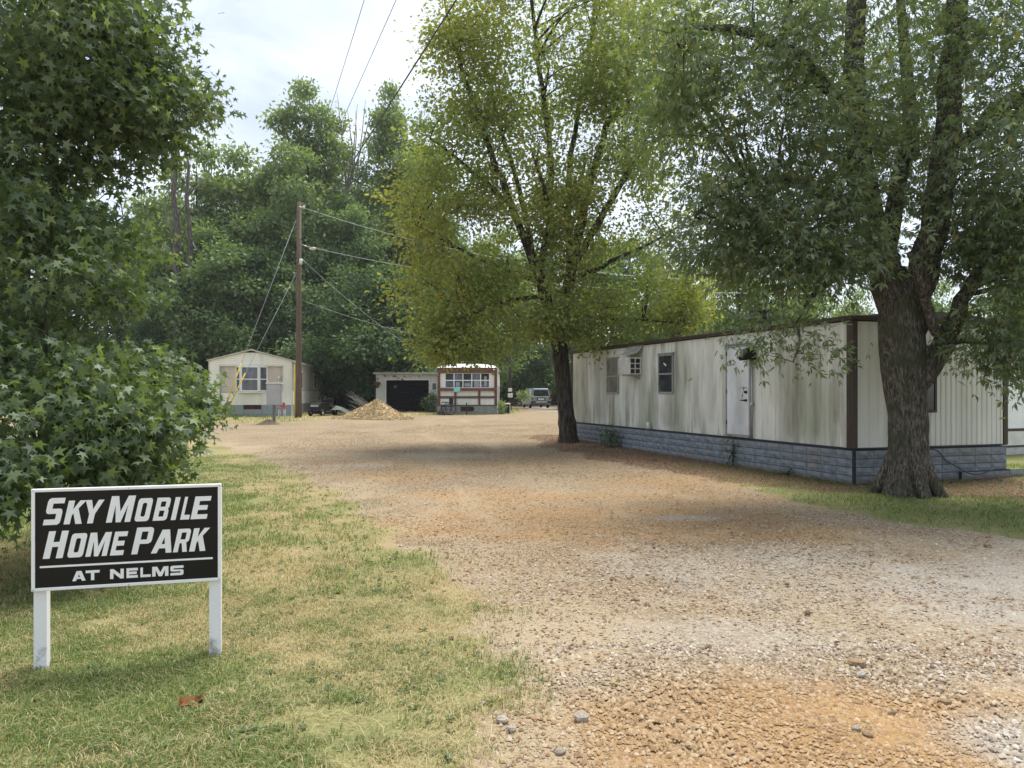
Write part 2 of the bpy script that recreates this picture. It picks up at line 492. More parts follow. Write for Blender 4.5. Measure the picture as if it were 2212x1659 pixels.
def ground_material():
    m = M('ground_mix')
    P = m.worldpos()
    LA, LI, GR, CL, PA, SA = (m.attr(a) for a in ('lawn', 'litter', 'green', 'clay', 'pale', 'sand'))
    # gravel: stones of two sizes, each with a colour of its own
    dis = m.noise(7, 3, .5, P)
    v1 = m.vor(44, P); v2 = m.vor(95, P); v3 = m.vor(17, P)
    s1 = m.sep(v1.outputs['Color'])[0]; s2 = m.sep(v2.outputs['Color'])[1]
    cols = [(0, (.075, .053, .034)), (.22, (.165, .122, .076)), (.45, (.255, .195, .125)), (.68, (.325, .262, .178)), (.86, (.38, .33, .25)), (1, (.46, .43, .36))]
    g1 = m.ramp(s1, cols); g2 = m.ramp(s2, cols)
    pick = m.ramp(m.noise(9, 2, .5, P).outputs['Fac'], [(.42, 0), (.55, 1)])
    grav = m.mix(pick, g1, g2)
    grav = m.mix(.30, grav, (.25, .185, .108))
    big = m.noise(.55, 5, .6, P)
    grav = m.mix(1.0, grav, m.ramp(big.outputs['Fac'], [(.3, (.86, .84, .83)), (.7, (1.12, 1.10, 1.06))]), 'MULTIPLY')
    claym = m.mix(.55, m.mix(1.0, grav, (1.12, .92, .70), 'MULTIPLY'), (.345, .215, .098))
    palem = m.mix(.55, m.mix(1.0, grav, (1.2, 1.3, 1.42), 'MULTIPLY'), (.37, .36, .335))
    sandm = m.mix(.25, (.36, .292, .195), grav)
    c = m.mix(CL, grav, claym); c = m.mix(PA, c, palem); c = m.mix(m.math('MULTIPLY', SA, .85), c, sandm)
    # turf floor: thatch and soil under the blades
    nth = m.noise(55, 6, .7, m.worldpos((1, 1, .4)), .8)
    thatch = m.ramp(nth.outputs['Fac'], [(.25, (.15, .11, .062)), (.5, (.30, .24, .125)), (.75, (.44, .375, .22))])
    gre = m.ramp(nth.outputs['Fac'], [(.3, (.07, .085, .03)), (.52, (.15, .18, .06)), (.75, (.26, .28, .11))])
    turf = m.mix(m.math('MULTIPLY', GR, .8), thatch, gre)
    nli = m.vor(38, P)
    lit = m.ramp(m.sep(nli.outputs['Color'])[2], [(0, (.055, .03, .02)), (.5, (.13, .075, .048)), (.85, (.22, .14, .09)), (1, (.34, .26, .18))])
    brk = m.ramp(m.math('ADD', LA, m.math('MULTIPLY', m.math('SUBTRACT', dis.outputs['Fac'], .5), .9)), [(.4, 0), (.62, 1)])
    c = m.mix(brk, c, turf)
    c = m.mix(m.ramp(m.math('ADD', LI, m.math('MULTIPLY', m.math('SUBTRACT', nth.outputs['Fac'], .5), 1.1)), [(.35, 0), (.7, .9)]), c, lit)
    h = m.mix(.5, m.ramp(v1.outputs['Distance'], [(0, 1), (.7, 0)]), m.ramp(v2.outputs['Distance'], [(0, 1), (.7, 0)]))
    h = m.mix(brk, h, nth.outputs['Fac'])
    return m.bsdf(c, .95, 0, .12, m.bump(m.mix(.35, h, m.noise(120, 4, .7, P).outputs['Fac']), .7, .014))

GROUND = ground_material()
fx = gx[quads].mean(1); fy = gy[quads].mean(1)
isdrive = (lawn[quads].mean(1) < .5) & (fx > -30) & (fx < 30) & (fy > -20) & (fy < 75)
for nm, sel in (('lawn', ~isdrive), ('gravel_drive', isdrive)):
    fq = quads[sel]
    used, inv = np.unique(fq, return_inverse=True)
    me = raw_mesh(nm, np.stack([gx[used], gy[used], gz[used]], 1), inv.reshape(-1, 4), True)
    for an, av in (('lawn', lawn), ('litter', litter), ('green', green), ('clay', clay), ('pale', pale), ('sand', sand)):
        attr(me, an, av[used])
    me.materials.append(GROUND)
    tag(put(nm, me), kind='structure')

# ---- grass blades
def blades(n, xr, yr, hmin, hmax, wid, keep, name, mat, droop=.5, dry=False):
    x = rng.uniform(*xr, n); y = rng.uniform(*yr, n)
    k = (np.abs(x) < .72 * y + .6)
    x, y = x[k], y[k]
    lw, lt, gr, _, _, _ = masks(x, y)
    p = (np.clip(masks.soft * .6 + sstep(.15, .6, lw) * .5, 0, 1) * (1 - .8 * np.clip(gr, 0, 1)) if dry else masks.soft) * (1 - .75 * lt)
    tuft = fbm(x * 4.5 + 5, y * 4.5, 3)
    k = (rng.random(len(x)) < p * keep(x, y) * (.35 + 1.3 * tuft) * (.55 + .45 * gr))
    x, y, gr, tuft = x[k], y[k], gr[k], tuft[k]
    N = len(x)
    h = rng.uniform(hmin, hmax, N) * (.7 + .7 * tuft) * (.8 + .35 * gr)
    a = rng.uniform(0, 2 * np.pi, N); lean = rng.uniform(.25, 1.5, N) * droop * 2
    dx, dy = np.cos(a), np.sin(a); sx, sy = -dy, dx
    z = tz(x, y) + .01
    w = wid * rng.uniform(.6, 1.3, N)
    b0 = np.stack([x - sx * w, y - sy * w, z], 1); b1 = np.stack([x + sx * w, y + sy * w, z], 1)
    mx_ = x + dx * h * lean * .35; my_ = y + dy * h * lean * .35; mz = z + h * .62
    m0 = np.stack([mx_ - sx * w * .7, my_ - sy * w * .7, mz], 1); m1 = np.stack([mx_ + sx * w * .7, my_ + sy * w * .7, mz], 1)
    tp = np.stack([x + dx * h * lean, y + dy * h * lean, z + h * (1.0 - .32 * np.minimum(lean, 1.6))], 1)
    V = np.stack([b0, b1, m1, m0, tp], 1).reshape(-1, 3)
    o = np.arange(N)[:, None] * 5
    F = np.concatenate([o + np.array([[0, 1, 2]]), o + np.array([[0, 2, 3]]), o + np.array([[3, 2, 4]])], 0)
    me = raw_mesh(name, V, F)
    isg = (rng.random(N) < np.clip(gr * 1.15 + .06, 0, 1)).astype(float) * (0 if dry else 1)
    attr(me, 'tint', np.repeat(isg, 5))
    me.materials.append(mat)
    return me
GRASS = leaf_mat('grass_blade', [(0, (.34, .27, .14)), (.4, (.46, .39, .22)), (.8, (.55, .48, .30)), (1, (.28, .20, .11))], .3, .08,
                 tint=[(0, (.09, .14, .042)), (.5, (.155, .215, .07)), (1, (.25, .29, .105))])
one = lambda x, y: np.ones_like(x)
tag(put('grass', blades(270000, (-5, 1.2), (2.2, 6.5), .016, .046, .0024, one, 'grass', GRASS)), 'short dry and green mown grass beside the gravel drive', 'grass', kind='stuff')
tag(put('grass', blades(180000, (-5, 1.4), (2.2, 8.0), .022, .05, .0019, one, 'grass', GRASS, 1.1, True)), 'bleached straw lying through the turf by the drive', 'grass', kind='stuff')
tag(put('grass', blades(165000, (-9, 0), (6.5, 20), .025, .065, .0042, lambda x, y: np.clip(14 / y ** 1.15, 0, 1), 'grass', GRASS)), 'mown grass further along the drive towards the far homes', 'grass', kind='stuff')
tag(put('grass', blades(85000, (2.5, 14), (8, 18), .025, .065, .0042, one, 'grass', GRASS)), 'shaded green grass round the foot of the big forked tree', 'grass', kind='stuff')
tag(put('grass', blades(60000, (-26, 16), (28, 62), .05, .16, .011, one, 'grass', GRASS)), 'rough grass round the far homes and the wood edge', 'grass', kind='stuff')

# ---- loose gravel
_st = np.array([(1, 0, 0), (.3, .95, .05), (-.8, .6, 0), (-.75, -.65, .05), (.35, -.9, 0), (.3, .1, .85), (-.38, -.1, .78)], float)
_sf = np.array([(0, 1, 5), (1, 6, 5), (1, 2, 6), (2, 3, 6), (3, 4, 6), (4, 5, 6), (4, 0, 5)])
def stones(n, xr, yr, s0, s1, name, bias=1.0, extra=None):
    x = rng.uniform(*xr, n); y = rng.uniform(*yr, n)
    k = np.abs(x) < .72 * y + .4
    x, y = x[k], y[k]
    lw, lt, gr, cl, pa, sa = masks(x, y)
    dens = (1 - lw) * (1 - .45 * sa) * (.3 + 1.2 * fbm(x * 1.7 + 8, y * 1.7, 3))
    k = rng.random(len(x)) < dens * bias
    x, y, cl, pa = x[k], y[k], cl[k], pa[k]
    N = len(x)
    s = s0 * (s1 / s0) ** (rng.random(N) ** 2.6)
    a = rng.uniform(0, 2 * np.pi, N); c, si = np.cos(a), np.sin(a)
    asp = rng.uniform(.6, 1.0, N); hz = rng.uniform(.55, 1.1, N)
    T = _st[None] * (1 + rng.uniform(-.28, .28, (N, 7, 3)))
    lx = T[:, :, 0] * s[:, None]; ly = T[:, :, 1] * (s * asp)[:, None]; lz = T[:, :, 2] * (s * hz)[:, None]
    V = np.stack([x[:, None] + lx * c[:, None] - ly * si[:, None], y[:, None] + lx * si[:, None] + ly * c[:, None], (tz(x, y) + .002)[:, None] + lz], 2).reshape(-1, 3)
    F = (np.arange(N)[:, None, None] * 7 + _sf[None]).reshape(-1, 3)
    me = raw_mesh(name, V, F)
    attr(me, 'clay', np.repeat(cl, 7)); attr(me, 'pale', np.repeat(pa, 7))
    return me
def stone_material():
    m = M('loose_stone')
    g = m.n('NewGeometry'); r = g.outputs['Random Per Island']
    c = m.ramp(r, [(0, (.12, .083, .055)), (.18, (.21, .152, .102)), (.45, (.30, .23, .158)), (.65, (.355, .285, .205)), (.88, (.39, .34, .265)), (1, (.45, .42, .36))])
    cl = m.mix(.45, m.mix(1.0, c, (1.08, .94, .74), 'MULTIPLY'), (.35, .225, .115))
    pl = m.mix(.35, m.mix(1.0, c, (1.1, 1.15, 1.25), 'MULTIPLY'), (.42, .39, .35))
    c = m.mix(m.math('MULTIPLY', m.attr('clay'), .85), c, cl); c = m.mix(m.attr('pale'), c, pl)
    n = m.noise(60, 3, .6, m.worldpos())
    c = m.mix(1.0, c, m.ramp(n.outputs['Fac'], [(.3, .8), (.7, 1.15)]), 'MULTIPLY')
    return m.bsdf(c, .9, 0, .2, m.bump(n.outputs['Fac'], .3, .004))
STONE = stone_material()
for lab, args in (('loose brown and orange gravel on the near drive', (90000, (-1.4, 3.8), (2.2, 5.2), .0034, .0205, 'gravel', 1.4)),
                  ('loose mixed gravel on the middle of the drive', (66000, (-2.5, 8.5), (5.2, 10.5), .005, .018, 'gravel', 1.3)),
                  ('thinly scattered gravel and chips on the drive before the homes', (22000, (-7, 8), (10.5, 24), .008, .022, 'gravel'))):
    me = stones(*args); me.materials.append(STONE)
    tag(put('gravel', me), lab, 'gravel', kind='stuff')

# flecks of mulch and leaf scrap trodden into the drive
def flecks(n, xr, yr, s0, s1):
    x = rng.uniform(*xr, n); y = rng.uniform(*yr, n)
    k = np.abs(x) < .72 * y + .4; x, y = x[k], y[k]
    lw, lt, gr, cl, pa, sa = masks(x, y)
    k = rng.random(len(x)) < (1 - lw) * (.12 + 1.5 * sstep(.42, .68, fbm(x * .6 + 11, y * .6)) + .5 * cl) * (1 - .7 * pa) * (1 - .6 * sa)
    x, y = x[k], y[k]; N = len(x)
    s = rng.uniform(s0, s1, N); a = rng.uniform(0, 6.28, N); c, si = np.cos(a)[:, None], np.sin(a)[:, None]
    T = np.array([(-1, 0, .0), (0, -.4, .15), (1, 0, .05), (0, .4, .1)])
    lx = T[None, :, 0] * s[:, None]; ly = T[None, :, 1] * s[:, None]; lz = T[None, :, 2] * s[:, None] * rng.uniform(.3, 2.0, (N, 1))
    V = np.stack([x[:, None] + lx * c - ly * si, y[:, None] + lx * si + ly * c, (tz(x, y) + .008)[:, None] + lz], 2).reshape(-1, 3)
    return raw_mesh('leaf_scrap', V, np.arange(N * 4).reshape(-1, 4))
me = flecks(90000, (-7, 8), (4.5, 34), .012, .030)
me.materials.append(leaf_mat('leaf_scrap', [(0, (.11, .06, .035)), (.35, (.24, .14, .075)), (.75, (.36, .235, .13)), (1, (.46, .35, .22))], .1, .08))
tag(put('leaf_scrap', me), 'scraps of brown leaf and mulch trodden into the drive', 'leaf scrap', kind='stuff')
# low weeds in the turf
def weeds(n):
    x = rng.uniform(-6, 1.5, n); y = rng.uniform(2.3, 15, n)
    lw, lt, gr, _, _, _ = masks(x, y)
    k = (lw > .6) & (rng.random(n) < .15 + .8 * (fbm(x * 1.7 + 90, y * 1.7) > .52)); x, y = x[k], y[k]; N = len(x)
    ax, ay = np.repeat(x, 7), np.repeat(y, 7)
    a = rng.uniform(0, 6.28, N * 7); s = rng.uniform(.018, .042, N * 7) * np.repeat(rng.uniform(.6, 1.3, N), 7)
    T = np.array([(0, 0, 0), (.55, .28, .35), (1, 0, .3), (.55, -.28, .35)])
    lx = T[None, :, 0] * s[:, None]; ly = T[None, :, 1] * s[:, None]; lz = T[None, :, 2] * s[:, None]
    c, si = np.cos(a)[:, None], np.sin(a)[:, None]
    V = np.stack([ax[:, None] + lx * c - ly * si, ay[:, None] + lx * si + ly * c, (tz(ax, ay) + .022)[:, None] + lz], 2).reshape(-1, 3)
    return raw_mesh('weeds', V, np.arange(N * 28).reshape(-1, 4))
me = weeds(2600)
me.materials.append(leaf_mat('weed_leaf', [(0, (.06, .10, .03)), (1, (.13, .19, .055))], .35, .15))
tag(put('weeds', me), 'low broad-leaved weeds dotted through the mown grass', 'weeds', kind='stuff')

# dead leaves in the strip along the long home and under the sweetgum
def litter_mesh():
    n = 26000
    x = rng.uniform(-6, 11, n); y = rng.uniform(4, 27, n)
    _, lt, _, _, _, _ = masks(x, y)
    lt = np.maximum(lt, .8 * sstep(2.3, .8, np.hypot(x + 5.3, y - 7.2)))
    lt = np.maximum(lt, .022)
    k = rng.random(n) < lt * .8; x, y = x[k], y[k]; N = len(x)
    s = rng.uniform(.018, .042, N); a = rng.uniform(0, 6.28, N)
    T = np.array([(-1, 0, .0), (0, -.55, .25), (1, 0, .05), (0, .55, .2)])
    lx = T[None, :, 0] * s[:, None]; ly = T[None, :, 1] * s[:, None]; lz = T[None, :, 2] * s[:, None] * rng.uniform(.2, 1.3, (N, 1))
    c, si = np.cos(a)[:, None], np.sin(a)[:, None]
    V = np.stack([x[:, None] + lx * c - ly * si, y[:, None] + lx * si + ly * c, (tz(x, y) + .022)[:, None] + lz], 2).reshape(-1, 3)
    return raw_mesh('dead_leaves', V, np.arange(N * 4).reshape(-1, 4))
me = litter_mesh()
me.materials.append(leaf_mat('dead_leaf', [(0, (.06, .03, .018)), (.5, (.15, .085, .05)), (.85, (.25, .16, .09)), (1, (.38, .30, .2))], .15, .1))
tag(put('dead_leaves', me), 'brown fallen leaves strewn along the block skirting and under trees', 'leaves', kind='stuff')
# ------------------------------------------------------------------ the long stained mobile home
def siding_mat(name, base, stain=1.0, marks=()):
    m = M(name)
    P = m.coords('Object', (1, 1, .12)); Q = m.coords('Object', (1, 1, .5)); R = m.coords('Object')
    a = m.noise(3.2, 5, .62, P, .25); b = m.noise(9, 4, .6, P); d = m.noise(1.1, 3, .5, Q); e = m.noise(60, 3, .7, R)
    z = m.sep(R)[2]
    low = m.ramp(m.math('MULTIPLY', z, .33), [(.2, 1), (.55, .75), (.95, .35)])
    # streaks of grime; algae where it stays damp
    g = m.math('MULTIPLY', m.ramp(a.outputs['Fac'], [(.47, 0), (.62, 1)]), m.ramp(d.outputs['Fac'], [(.36, .1), (.6, 1)]))
    g = m.math('MULTIPLY', m.math('MULTIPLY', g, m.ramp(e.outputs['Fac'], [(.3, .45), (.6, 1)])), .8 * stain)
    g2 = m.math('MULTIPLY', m.ramp(b.outputs['Fac'], [(.5, 0), (.68, 1)]), .32 * stain)
    d2 = m.noise(.8, 3, .5, m.coords('Object', (1, 1, .35)))
    alg = m.math('MULTIPLY', m.math('MULTIPLY', m.ramp(d2.outputs['Fac'], [(.48, 0), (.62, 1)]), low), .62 * stain)
    c = m.mix(m.ramp(d.outputs['Fac'], [(.35, 0), (.65, .5)]), base, tuple(x * y for x, y in zip(base, (.86, .9, .84))))
    c = m.mix(alg, c, (.20, .235, .13))
    c = m.mix(g, c, (.155, .135, .095))
    c = m.mix(g2, c, (.25, .23, .18))
    sx_, sy_, sz_ = m.sep(R)[0], m.sep(R)[1], m.sep(R)[2]
    for (yc, wd, za, zb, colr, amt) in marks:      # single run-off stains
        t = m.math('DIVIDE', m.math('SUBTRACT', m.math('ADD', sy_, m.math('MULTIPLY', m.math('SUBTRACT', b.outputs['Fac'], .5), .25)), yc), wd)
        gy_ = m.math('POWER', 2.718, m.math('MULTIPLY', m.math('MULTIPLY', t, t), -1.0))
        zr = m.ramp(m.math('MULTIPLY', sz_, .33), [(za * .33 - .02, 0), (za * .33 + .05, 1), (zb * .33 - .12, .8), (zb * .33, 0)])
        k_ = m.math('MULTIPLY', m.math('MULTIPLY', gy_, zr), m.ramp(e.outputs['Fac'], [(.25, .35), (.6, 1)]))
        c = m.mix(m.math('MULTIPLY', k_, amt * .72), c, colr)
    return m.bsdf(c, .6, 0, .3)
_br, _gn, _dk = (.15, .125, .085), (.15, .19, .075), (.10, .095, .07)
SIDING = siding_mat('stained_siding', (.70, .70, .65), 1.0, [(7.55, .11, .7, 2.0, _gn, .9), (6.55, .30, .7, 1.75, _br, .75), (6.15, .10, .8, 3.0, _dk, .6), (5.2, .22, .7, 2.4, _gn, .45), (4.55, .16, .9, 2.9, _br, .45), (1.75, .16, .7, 2.6, _br, .8), (1.35, .13, .7, 2.2, _gn, .7), (.95, .12, .75, 2.9, _br, .75), (.5, .13, .7, 2.1, _gn, .6), (10.9, .22, .8, 2.8, _dk, .55), (11.8, .15, .9, 3.0, _br, .5), (10.45, .12, .8, 2.9, _dk, .5), (8.9, .18, .75, 2.1, _br, .5), (4.05, .06, .8, 2.6, _dk, .5)])
SIDING_END = siding_mat('end_siding', (.74, .75, .73), .22)
SKIRTBACK = plain('skirt_joint', (.055, .065, .075), .9, 0, .1, .2, 5)
BLOCKM = None
def block_mat():
    m = M('slate_block')
    P = m.coords('Object'); oi = m.n('ObjectInfo')
    n = m.noise(7, 6, .65, m.worldpos()); k = m.noise(1.3, 4, .6, m.worldpos((1, 1, 2)))
    c = m.ramp(n.outputs['Fac'], [(.28, (.095, .113, .132)), (.5, (.18, .207, .237)), (.75, (.29, .32, .355))])
    c = m.mix(m.math('MULTIPLY', oi.outputs['Random'], .35), c, (.23, .26, .28))
    c = m.mix(m.ramp(k.outputs['Fac'], [(.5, 0), (.7, .55)]), c, (.20, .19, .15))
    zz = m.sep(m.worldpos())[2]
    c = m.mix(m.ramp(zz, [(.02, .7), (.16, 0)]), c, (.14, .11, .08))
    return m.bsdf(c, .75, 0, .25, m.bump(n.outputs['Fac'], .5, .02))
BLOCKM = block_mat()

TH = math.atan2(.316, .949)
CX, CY = 6.16, 13.95
HLEN, HWID, HZ0, HZ1 = 13.05, 3.72, .65, 3.02
home = thing('mobile_home', 'long white mobile home with grime-streaked siding and slate-blue block skirting', 'mobile home', (CX, CY, 0), TH)
# inner core (floor, frame) keeps daylight out
b = MB(); b.box(.10, HWID - .10, .10, HLEN - .1, .1, HZ1 - .02); b.build('wall_core', DARKMETAL, home)

def along(xd):
    """distance along the long wall seen at picture column xd"""
    mm = (xd - HX) / FPX
    return (CX - CY * mm) / (.316 + .949 * mm)

def ribbed(s0, s1, z0, z1, pitch, depth, shape):
    """ribbed sheet from s0 to s1 -> list of (s, offset) outline"""
    out = []
    n = max(1, round((s1 - s0) / pitch)); p = (s1 - s0) / n
    for i in range(n):
        s = s0 + i * p
        for f, d in shape: out.append((s + f * p, d * depth))
    out.append((s1, shape[0][1] * depth))
    return out
def sheet_long(s0, s1, z0, z1, pitch, depth, shape):
    pr = ribbed(s0, s1, z0, z1, pitch, depth, shape)
    vs, fs = [], []
    for s, d in pr:
        vs += [(-d, s, z0), (-d, s, z1)]
    n = len(pr)
    for s, d in ((s1, -.03), (s0, -.03)):
        vs += [(-d, s, z0), (-d, s, z1)]
    m_ = n + 2
    for i in range(m_):
        j = (i + 1) % m_
        fs.append((2 * i, 2 * i + 1, 2 * j + 1, 2 * j))
    fs.append(tuple(2 * i for i in range(m_))); fs.append(tuple(2 * i + 1 for i in range(m_))[::-1])
    return MB().add(vs, fs)
def sheet_end(s0, s1, z0, z1, pitch, depth, shape):
    q = sheet_long(s0, s1, z0, z1, pitch, depth, shape)
    q.v = [(s, x, z) for (x, s, z) in q.v]
    q.f = [f[::-1] for f in q.f]
    return q
FINE = [(0, 0), (.42, 0), (.5, 1), (.58, 0)]
CORR = [(0, 0), (.30, 0), (.45, 1), (.85, 1)]
seam = [0.12] + [x for x in np.arange(1.30, HLEN - .5, 1.22)] + [HLEN - .10]
for a_, b_ in zip(seam[:-1], seam[1:]):
    sheet_long(a_ + .004, b_ - .004, HZ0 + .012, HZ1 - .05, .135, .007, FINE).build('siding_panel', SIDING, home)
seam = [.088, .72, 1.62, 2.52, 3.42, HWID - .09]
for i, (a_, b_) in enumerate(zip(seam[:-1], seam[1:])):
    sheet_end(a_ + .003, b_ - .003, HZ0 + .012, HZ1 - .05, .12 if i else .2, .017 if i else .006, CORR).build('siding_panel', SIDING_END, home)
sheet_long(.1, HLEN - .1, HZ0 + .012, HZ1 - .05, 1.0, .01, FINE)
b = MB(); b.box(HWID - .08, HWID, .12, HLEN - .1, HZ0, HZ1 - .05); b.build('back_wall', SIDING_END, home)
b = MB(); b.box(.12, HWID - .09, HLEN - .09, HLEN, HZ0, HZ1 - .05); b.build('far_end_wall', SIDING_END, home)
# corner trims
b = MB(); b.box(-.022, .092, -.026, .03, HZ0 + .005, HZ1 - .03, .006); b.box(-.026, .03, .032, .125, HZ0 + .005, HZ1 - .03, .006); b.build('corner_trim', BROWN, home)
b = MB(); b.box(HWID - .088, HWID + .02, -.026, .06, HZ0 + .005, HZ1 - .03, .006); b.build('corner_trim', BROWN, home)
b = MB(); b.box(-.02, .06, HLEN - .095, HLEN + .02, HZ0 + .005, HZ1 - .03, .006); b.build('corner_trim', BROWN, home)
# roof: shallow arch with a brown metal edge
b = MB()
arch = [(-.06, HZ1 + .02)] + [(x, HZ1 + .02 + .16 * math.sin(math.pi * (x + .06) / (HWID + .12))) for x in np.linspace(.3, HWID - .3, 8)] + [(HWID + .06, HZ1 + .02), (HWID + .06, HZ1 - .02), (-.06, HZ1 - .02)]
b.prism(arch, 'y', -.05, HLEN + .05); b.build('roof', plain('roof_coating', (.16, .15, .14), .8, 0, .2, .2, 2), home)
b = MB(); b.box(-.085, -.032, -.085, HLEN + .08, HZ1 - .03, HZ1 + .045, .01); b.box(-.1, -.088, -.1, HLEN + .08, HZ1 + .01, HZ1 + .05, .004)
b.box(-.03, HWID + .085, -.085, -.032, HZ1 - .03, HZ1 + .045, .01); b.box(-.03, HWID + .1, -.1, -.088, HZ1 + .01, HZ1 + .05, .004)
b.build('roof_edge_trim', BROWN, home)
b = MB(); b.box(-.034, -.014, .18, HLEN - .05, HZ0 - .005, HZ0 + .022); b.box(.12, HWID - .02, -.034, -.014, HZ0 - .005, HZ0 + .022); b.build('sill_flashing', DARKMETAL, home)

# windows of the long wall
def long_window(s0, s1, z0, z1, glass, blind=None):
    f = MB(); t = .045
    for a0, a1, c0, c1 in ((s0, s0 + t, z0, z1), (s1 - t, s1, z0, z1), (s0 + t, s1 - t, z1 - t, z1), (s0 + t, s1 - t, z0, z0 + t), (s0 + t, s1 - t, (z0 + z1) / 2 - .025, (z0 + z1) / 2 + .02)):
        f.box(-.052, -.005, a0, a1, c0, c1, .006)
    f.box(-.06, -.005, s0 - .03, s1 + .03, z1 + .002, z1 + .035, .004)
    fr = f.build('window', GREYMETAL, home)
    for c0, c1 in ((z0 + t + .002, (z0 + z1) / 2 - .028), ((z0 + z1) / 2 + .022, z1 - t - .002)):
        MB().box(-.030, -.024, s0 + t + .002, s1 - t - .002, c0, c1).build('pane', glass, fr)
    if blind:
        for k in range(9):
            zz = (z0 + z1) / 2 + .05 + k * (z1 - z0) / 2 / 10
            MB().box(-.036, -.032, s0 + t + .01, s1 - t - .01, zz, zz + .012).build('blind_slat', blind, fr)
SCREEN = glass_mat('screened_glass', (.17, .165, .14), .35)
long_window(9.42, 10.2, 1.62, 2.68, SCREEN)
long_window(6.25, 7.02, 1.64, 2.67, GLASS)
# torn paper in the dark window
b = MB(); b.add([(-.034, 6.75, 2.42), (-.034, 6.62, 2.35), (-.034, 6.60, 2.39), (-.034, 6.74, 2.46)], [(0, 1, 2, 3)])
b.build('torn_paper', WHITE, home)

# door
ds0, ds1, dz0, dz1 = 3.02, 3.85, .73, 2.68
f = MB(); t = .05
for a0, a1, c0, c1 in ((ds0 - t, ds0, dz0, dz1), (ds1, ds1 + t, dz0, dz1), (ds0 - t, ds1 + t, dz1 + .003, dz1 + t)):
    f.box(-.06, -.004, a0, a1, c0, c1, .006)
f.box(-.085, -.004, ds0 - t, ds1 + t, dz0 - .05, dz0 - .004, .006)
f.box(-.1, -.004, ds0 - .1, ds1 + .12, dz1 + .055, dz1 + .08, .006)
f.build('door_frame', GREYMETAL, home)
m = M('door_paint'); P = m.coords('Object', (1, 1, .3)); n_ = m.noise(2.2, 5, .6, P)
dm = m.bsdf(m.ramp(n_.outputs['Fac'], [(.35, (.47, .48, .48)), (.62, (.72, .75, .77))]), .5, 0, .35)
b = MB(); b.box(-.048, -.01, ds0 + .006, ds1 - .006, dz0 + .002, dz1 - .004, .006)
door = b.build('door', dm, home)
b = MB(); b.tube([(-.05, ds0 + .09, 1.68), (-.10, ds0 + .09, 1.68)], [.034, .03], 12); b.build('deadbolt', DARKMETAL, door)
b = MB(); b.tube([(-.05, ds0 + .09, 1.50), (-.12, ds0 + .09, 1.50)], [.03, .02], 12); b.tube([(-.11, ds0 + .08, 1.50), (-.115, ds0 + .21, 1.50)], .014, 8); b.build('door_handle', DARKMETAL, door)
for zz in (.95, 1.65, 2.5):
    MB().tube([(-.06, ds1 - .004, zz), (-.06, ds1 - .004, zz + .09)], .012, 8).build('hinge', DARKMETAL, door)
# conduit and porch lamp next to the door
b = MB(); b.tube([(-.06, 2.90, .66), (-.06, 2.90, 1.45), (-.06, 2.90, 2.7)], .024, 10); b.tube([(-.06, 2.90, 1.36), (-.06, 2.90, 1.46)], .04, 10); b.build('conduit', GREYMETAL, home)
b = MB(); b.prism([(-.02, 2.38), (-.02, 2.68), (-.2, 2.62), (-.34, 2.42), (-.30, 2.36)], 'y', 2.80, 3.0); b.build('porch_lamp', BLACK, home)
# little capped outlet near the bottom
b = MB(); b.tube([(-.02, 7.47, .70), (-.10, 7.47, .70), (-.10, 7.47, .86)], .045, 10); b.build('vent_outlet', OFFWHITE, home)
# flue on the roof
b = MB(); b.box(.25, .55, 3.05, 3.35, HZ1 + .02, HZ1 + .24, .01); b.box(.19, .61, 2.99, 3.41, HZ1 + .24, HZ1 + .30, .015); b.tube([(.4, 3.2, HZ1 + .3), (.4, 3.2, HZ1 + .42)], .12, 14); b.tube([(.4, 3.2, HZ1 + .42), (.4, 3.2, HZ1 + .50)], [.27, .22], 16); b.build('flue', DARKMETAL, home)
# window of the end wall under its metal cap, partly hidden by the trunk
f = MB()
for a0, a1, c0, c1 in ((.9, .95, 1.30, 2.55), (1.85, 1.9, 1.30, 2.55), (.95, 1.85, 2.5, 2.55), (.95, 1.85, 1.30, 1.35), (.95, 1.85, 1.9, 1.95)):
    f.box(a0, a1, -.07, -.028, c0, c1, .005)
fr = f.build('window', DARKMETAL, home)
for c0, c1 in ((1.352, 1.898), (1.952, 2.498)):
    MB().box(.952, 1.848, -.055, -.048, c0, c1).build('pane', GLASSLIT if c0 > 1.5 else GLASS, fr)
b = MB(); b.prism([(-.03, 2.66), (-.03, 2.57), (-.16, 2.57), (-.16, 2.60)], 'x', .84, 1.96); b.build('window_hood', OFFWHITE, home)
# bent sheet hood over the air conditioner
b = MB()
pr = [(-.02, 3.0), (-.05, 2.93), (-.12, 2.84), (-.20, 2.78), (-.30, 2.75), (-.40, 2.73)]
pr = pr + [(x, z - .012) for x, z in pr[::-1]]
b.prism(pr, 'y', 7.92, 8.80); b.build('sheet_hood', plain('dirty_sheet', (.40, .40, .37), .6, .2, .3, .25, 5), home)
b = MB(); b.box(-.30, -.012, 8.10, 8.64, 2.13, 2.175); b.prism([(-.012, 2.03), (-.012, 2.13), (-.2, 2.129)], 'y', 8.12, 8.15); b.build('shelf_bracket', GREYMETAL, home)

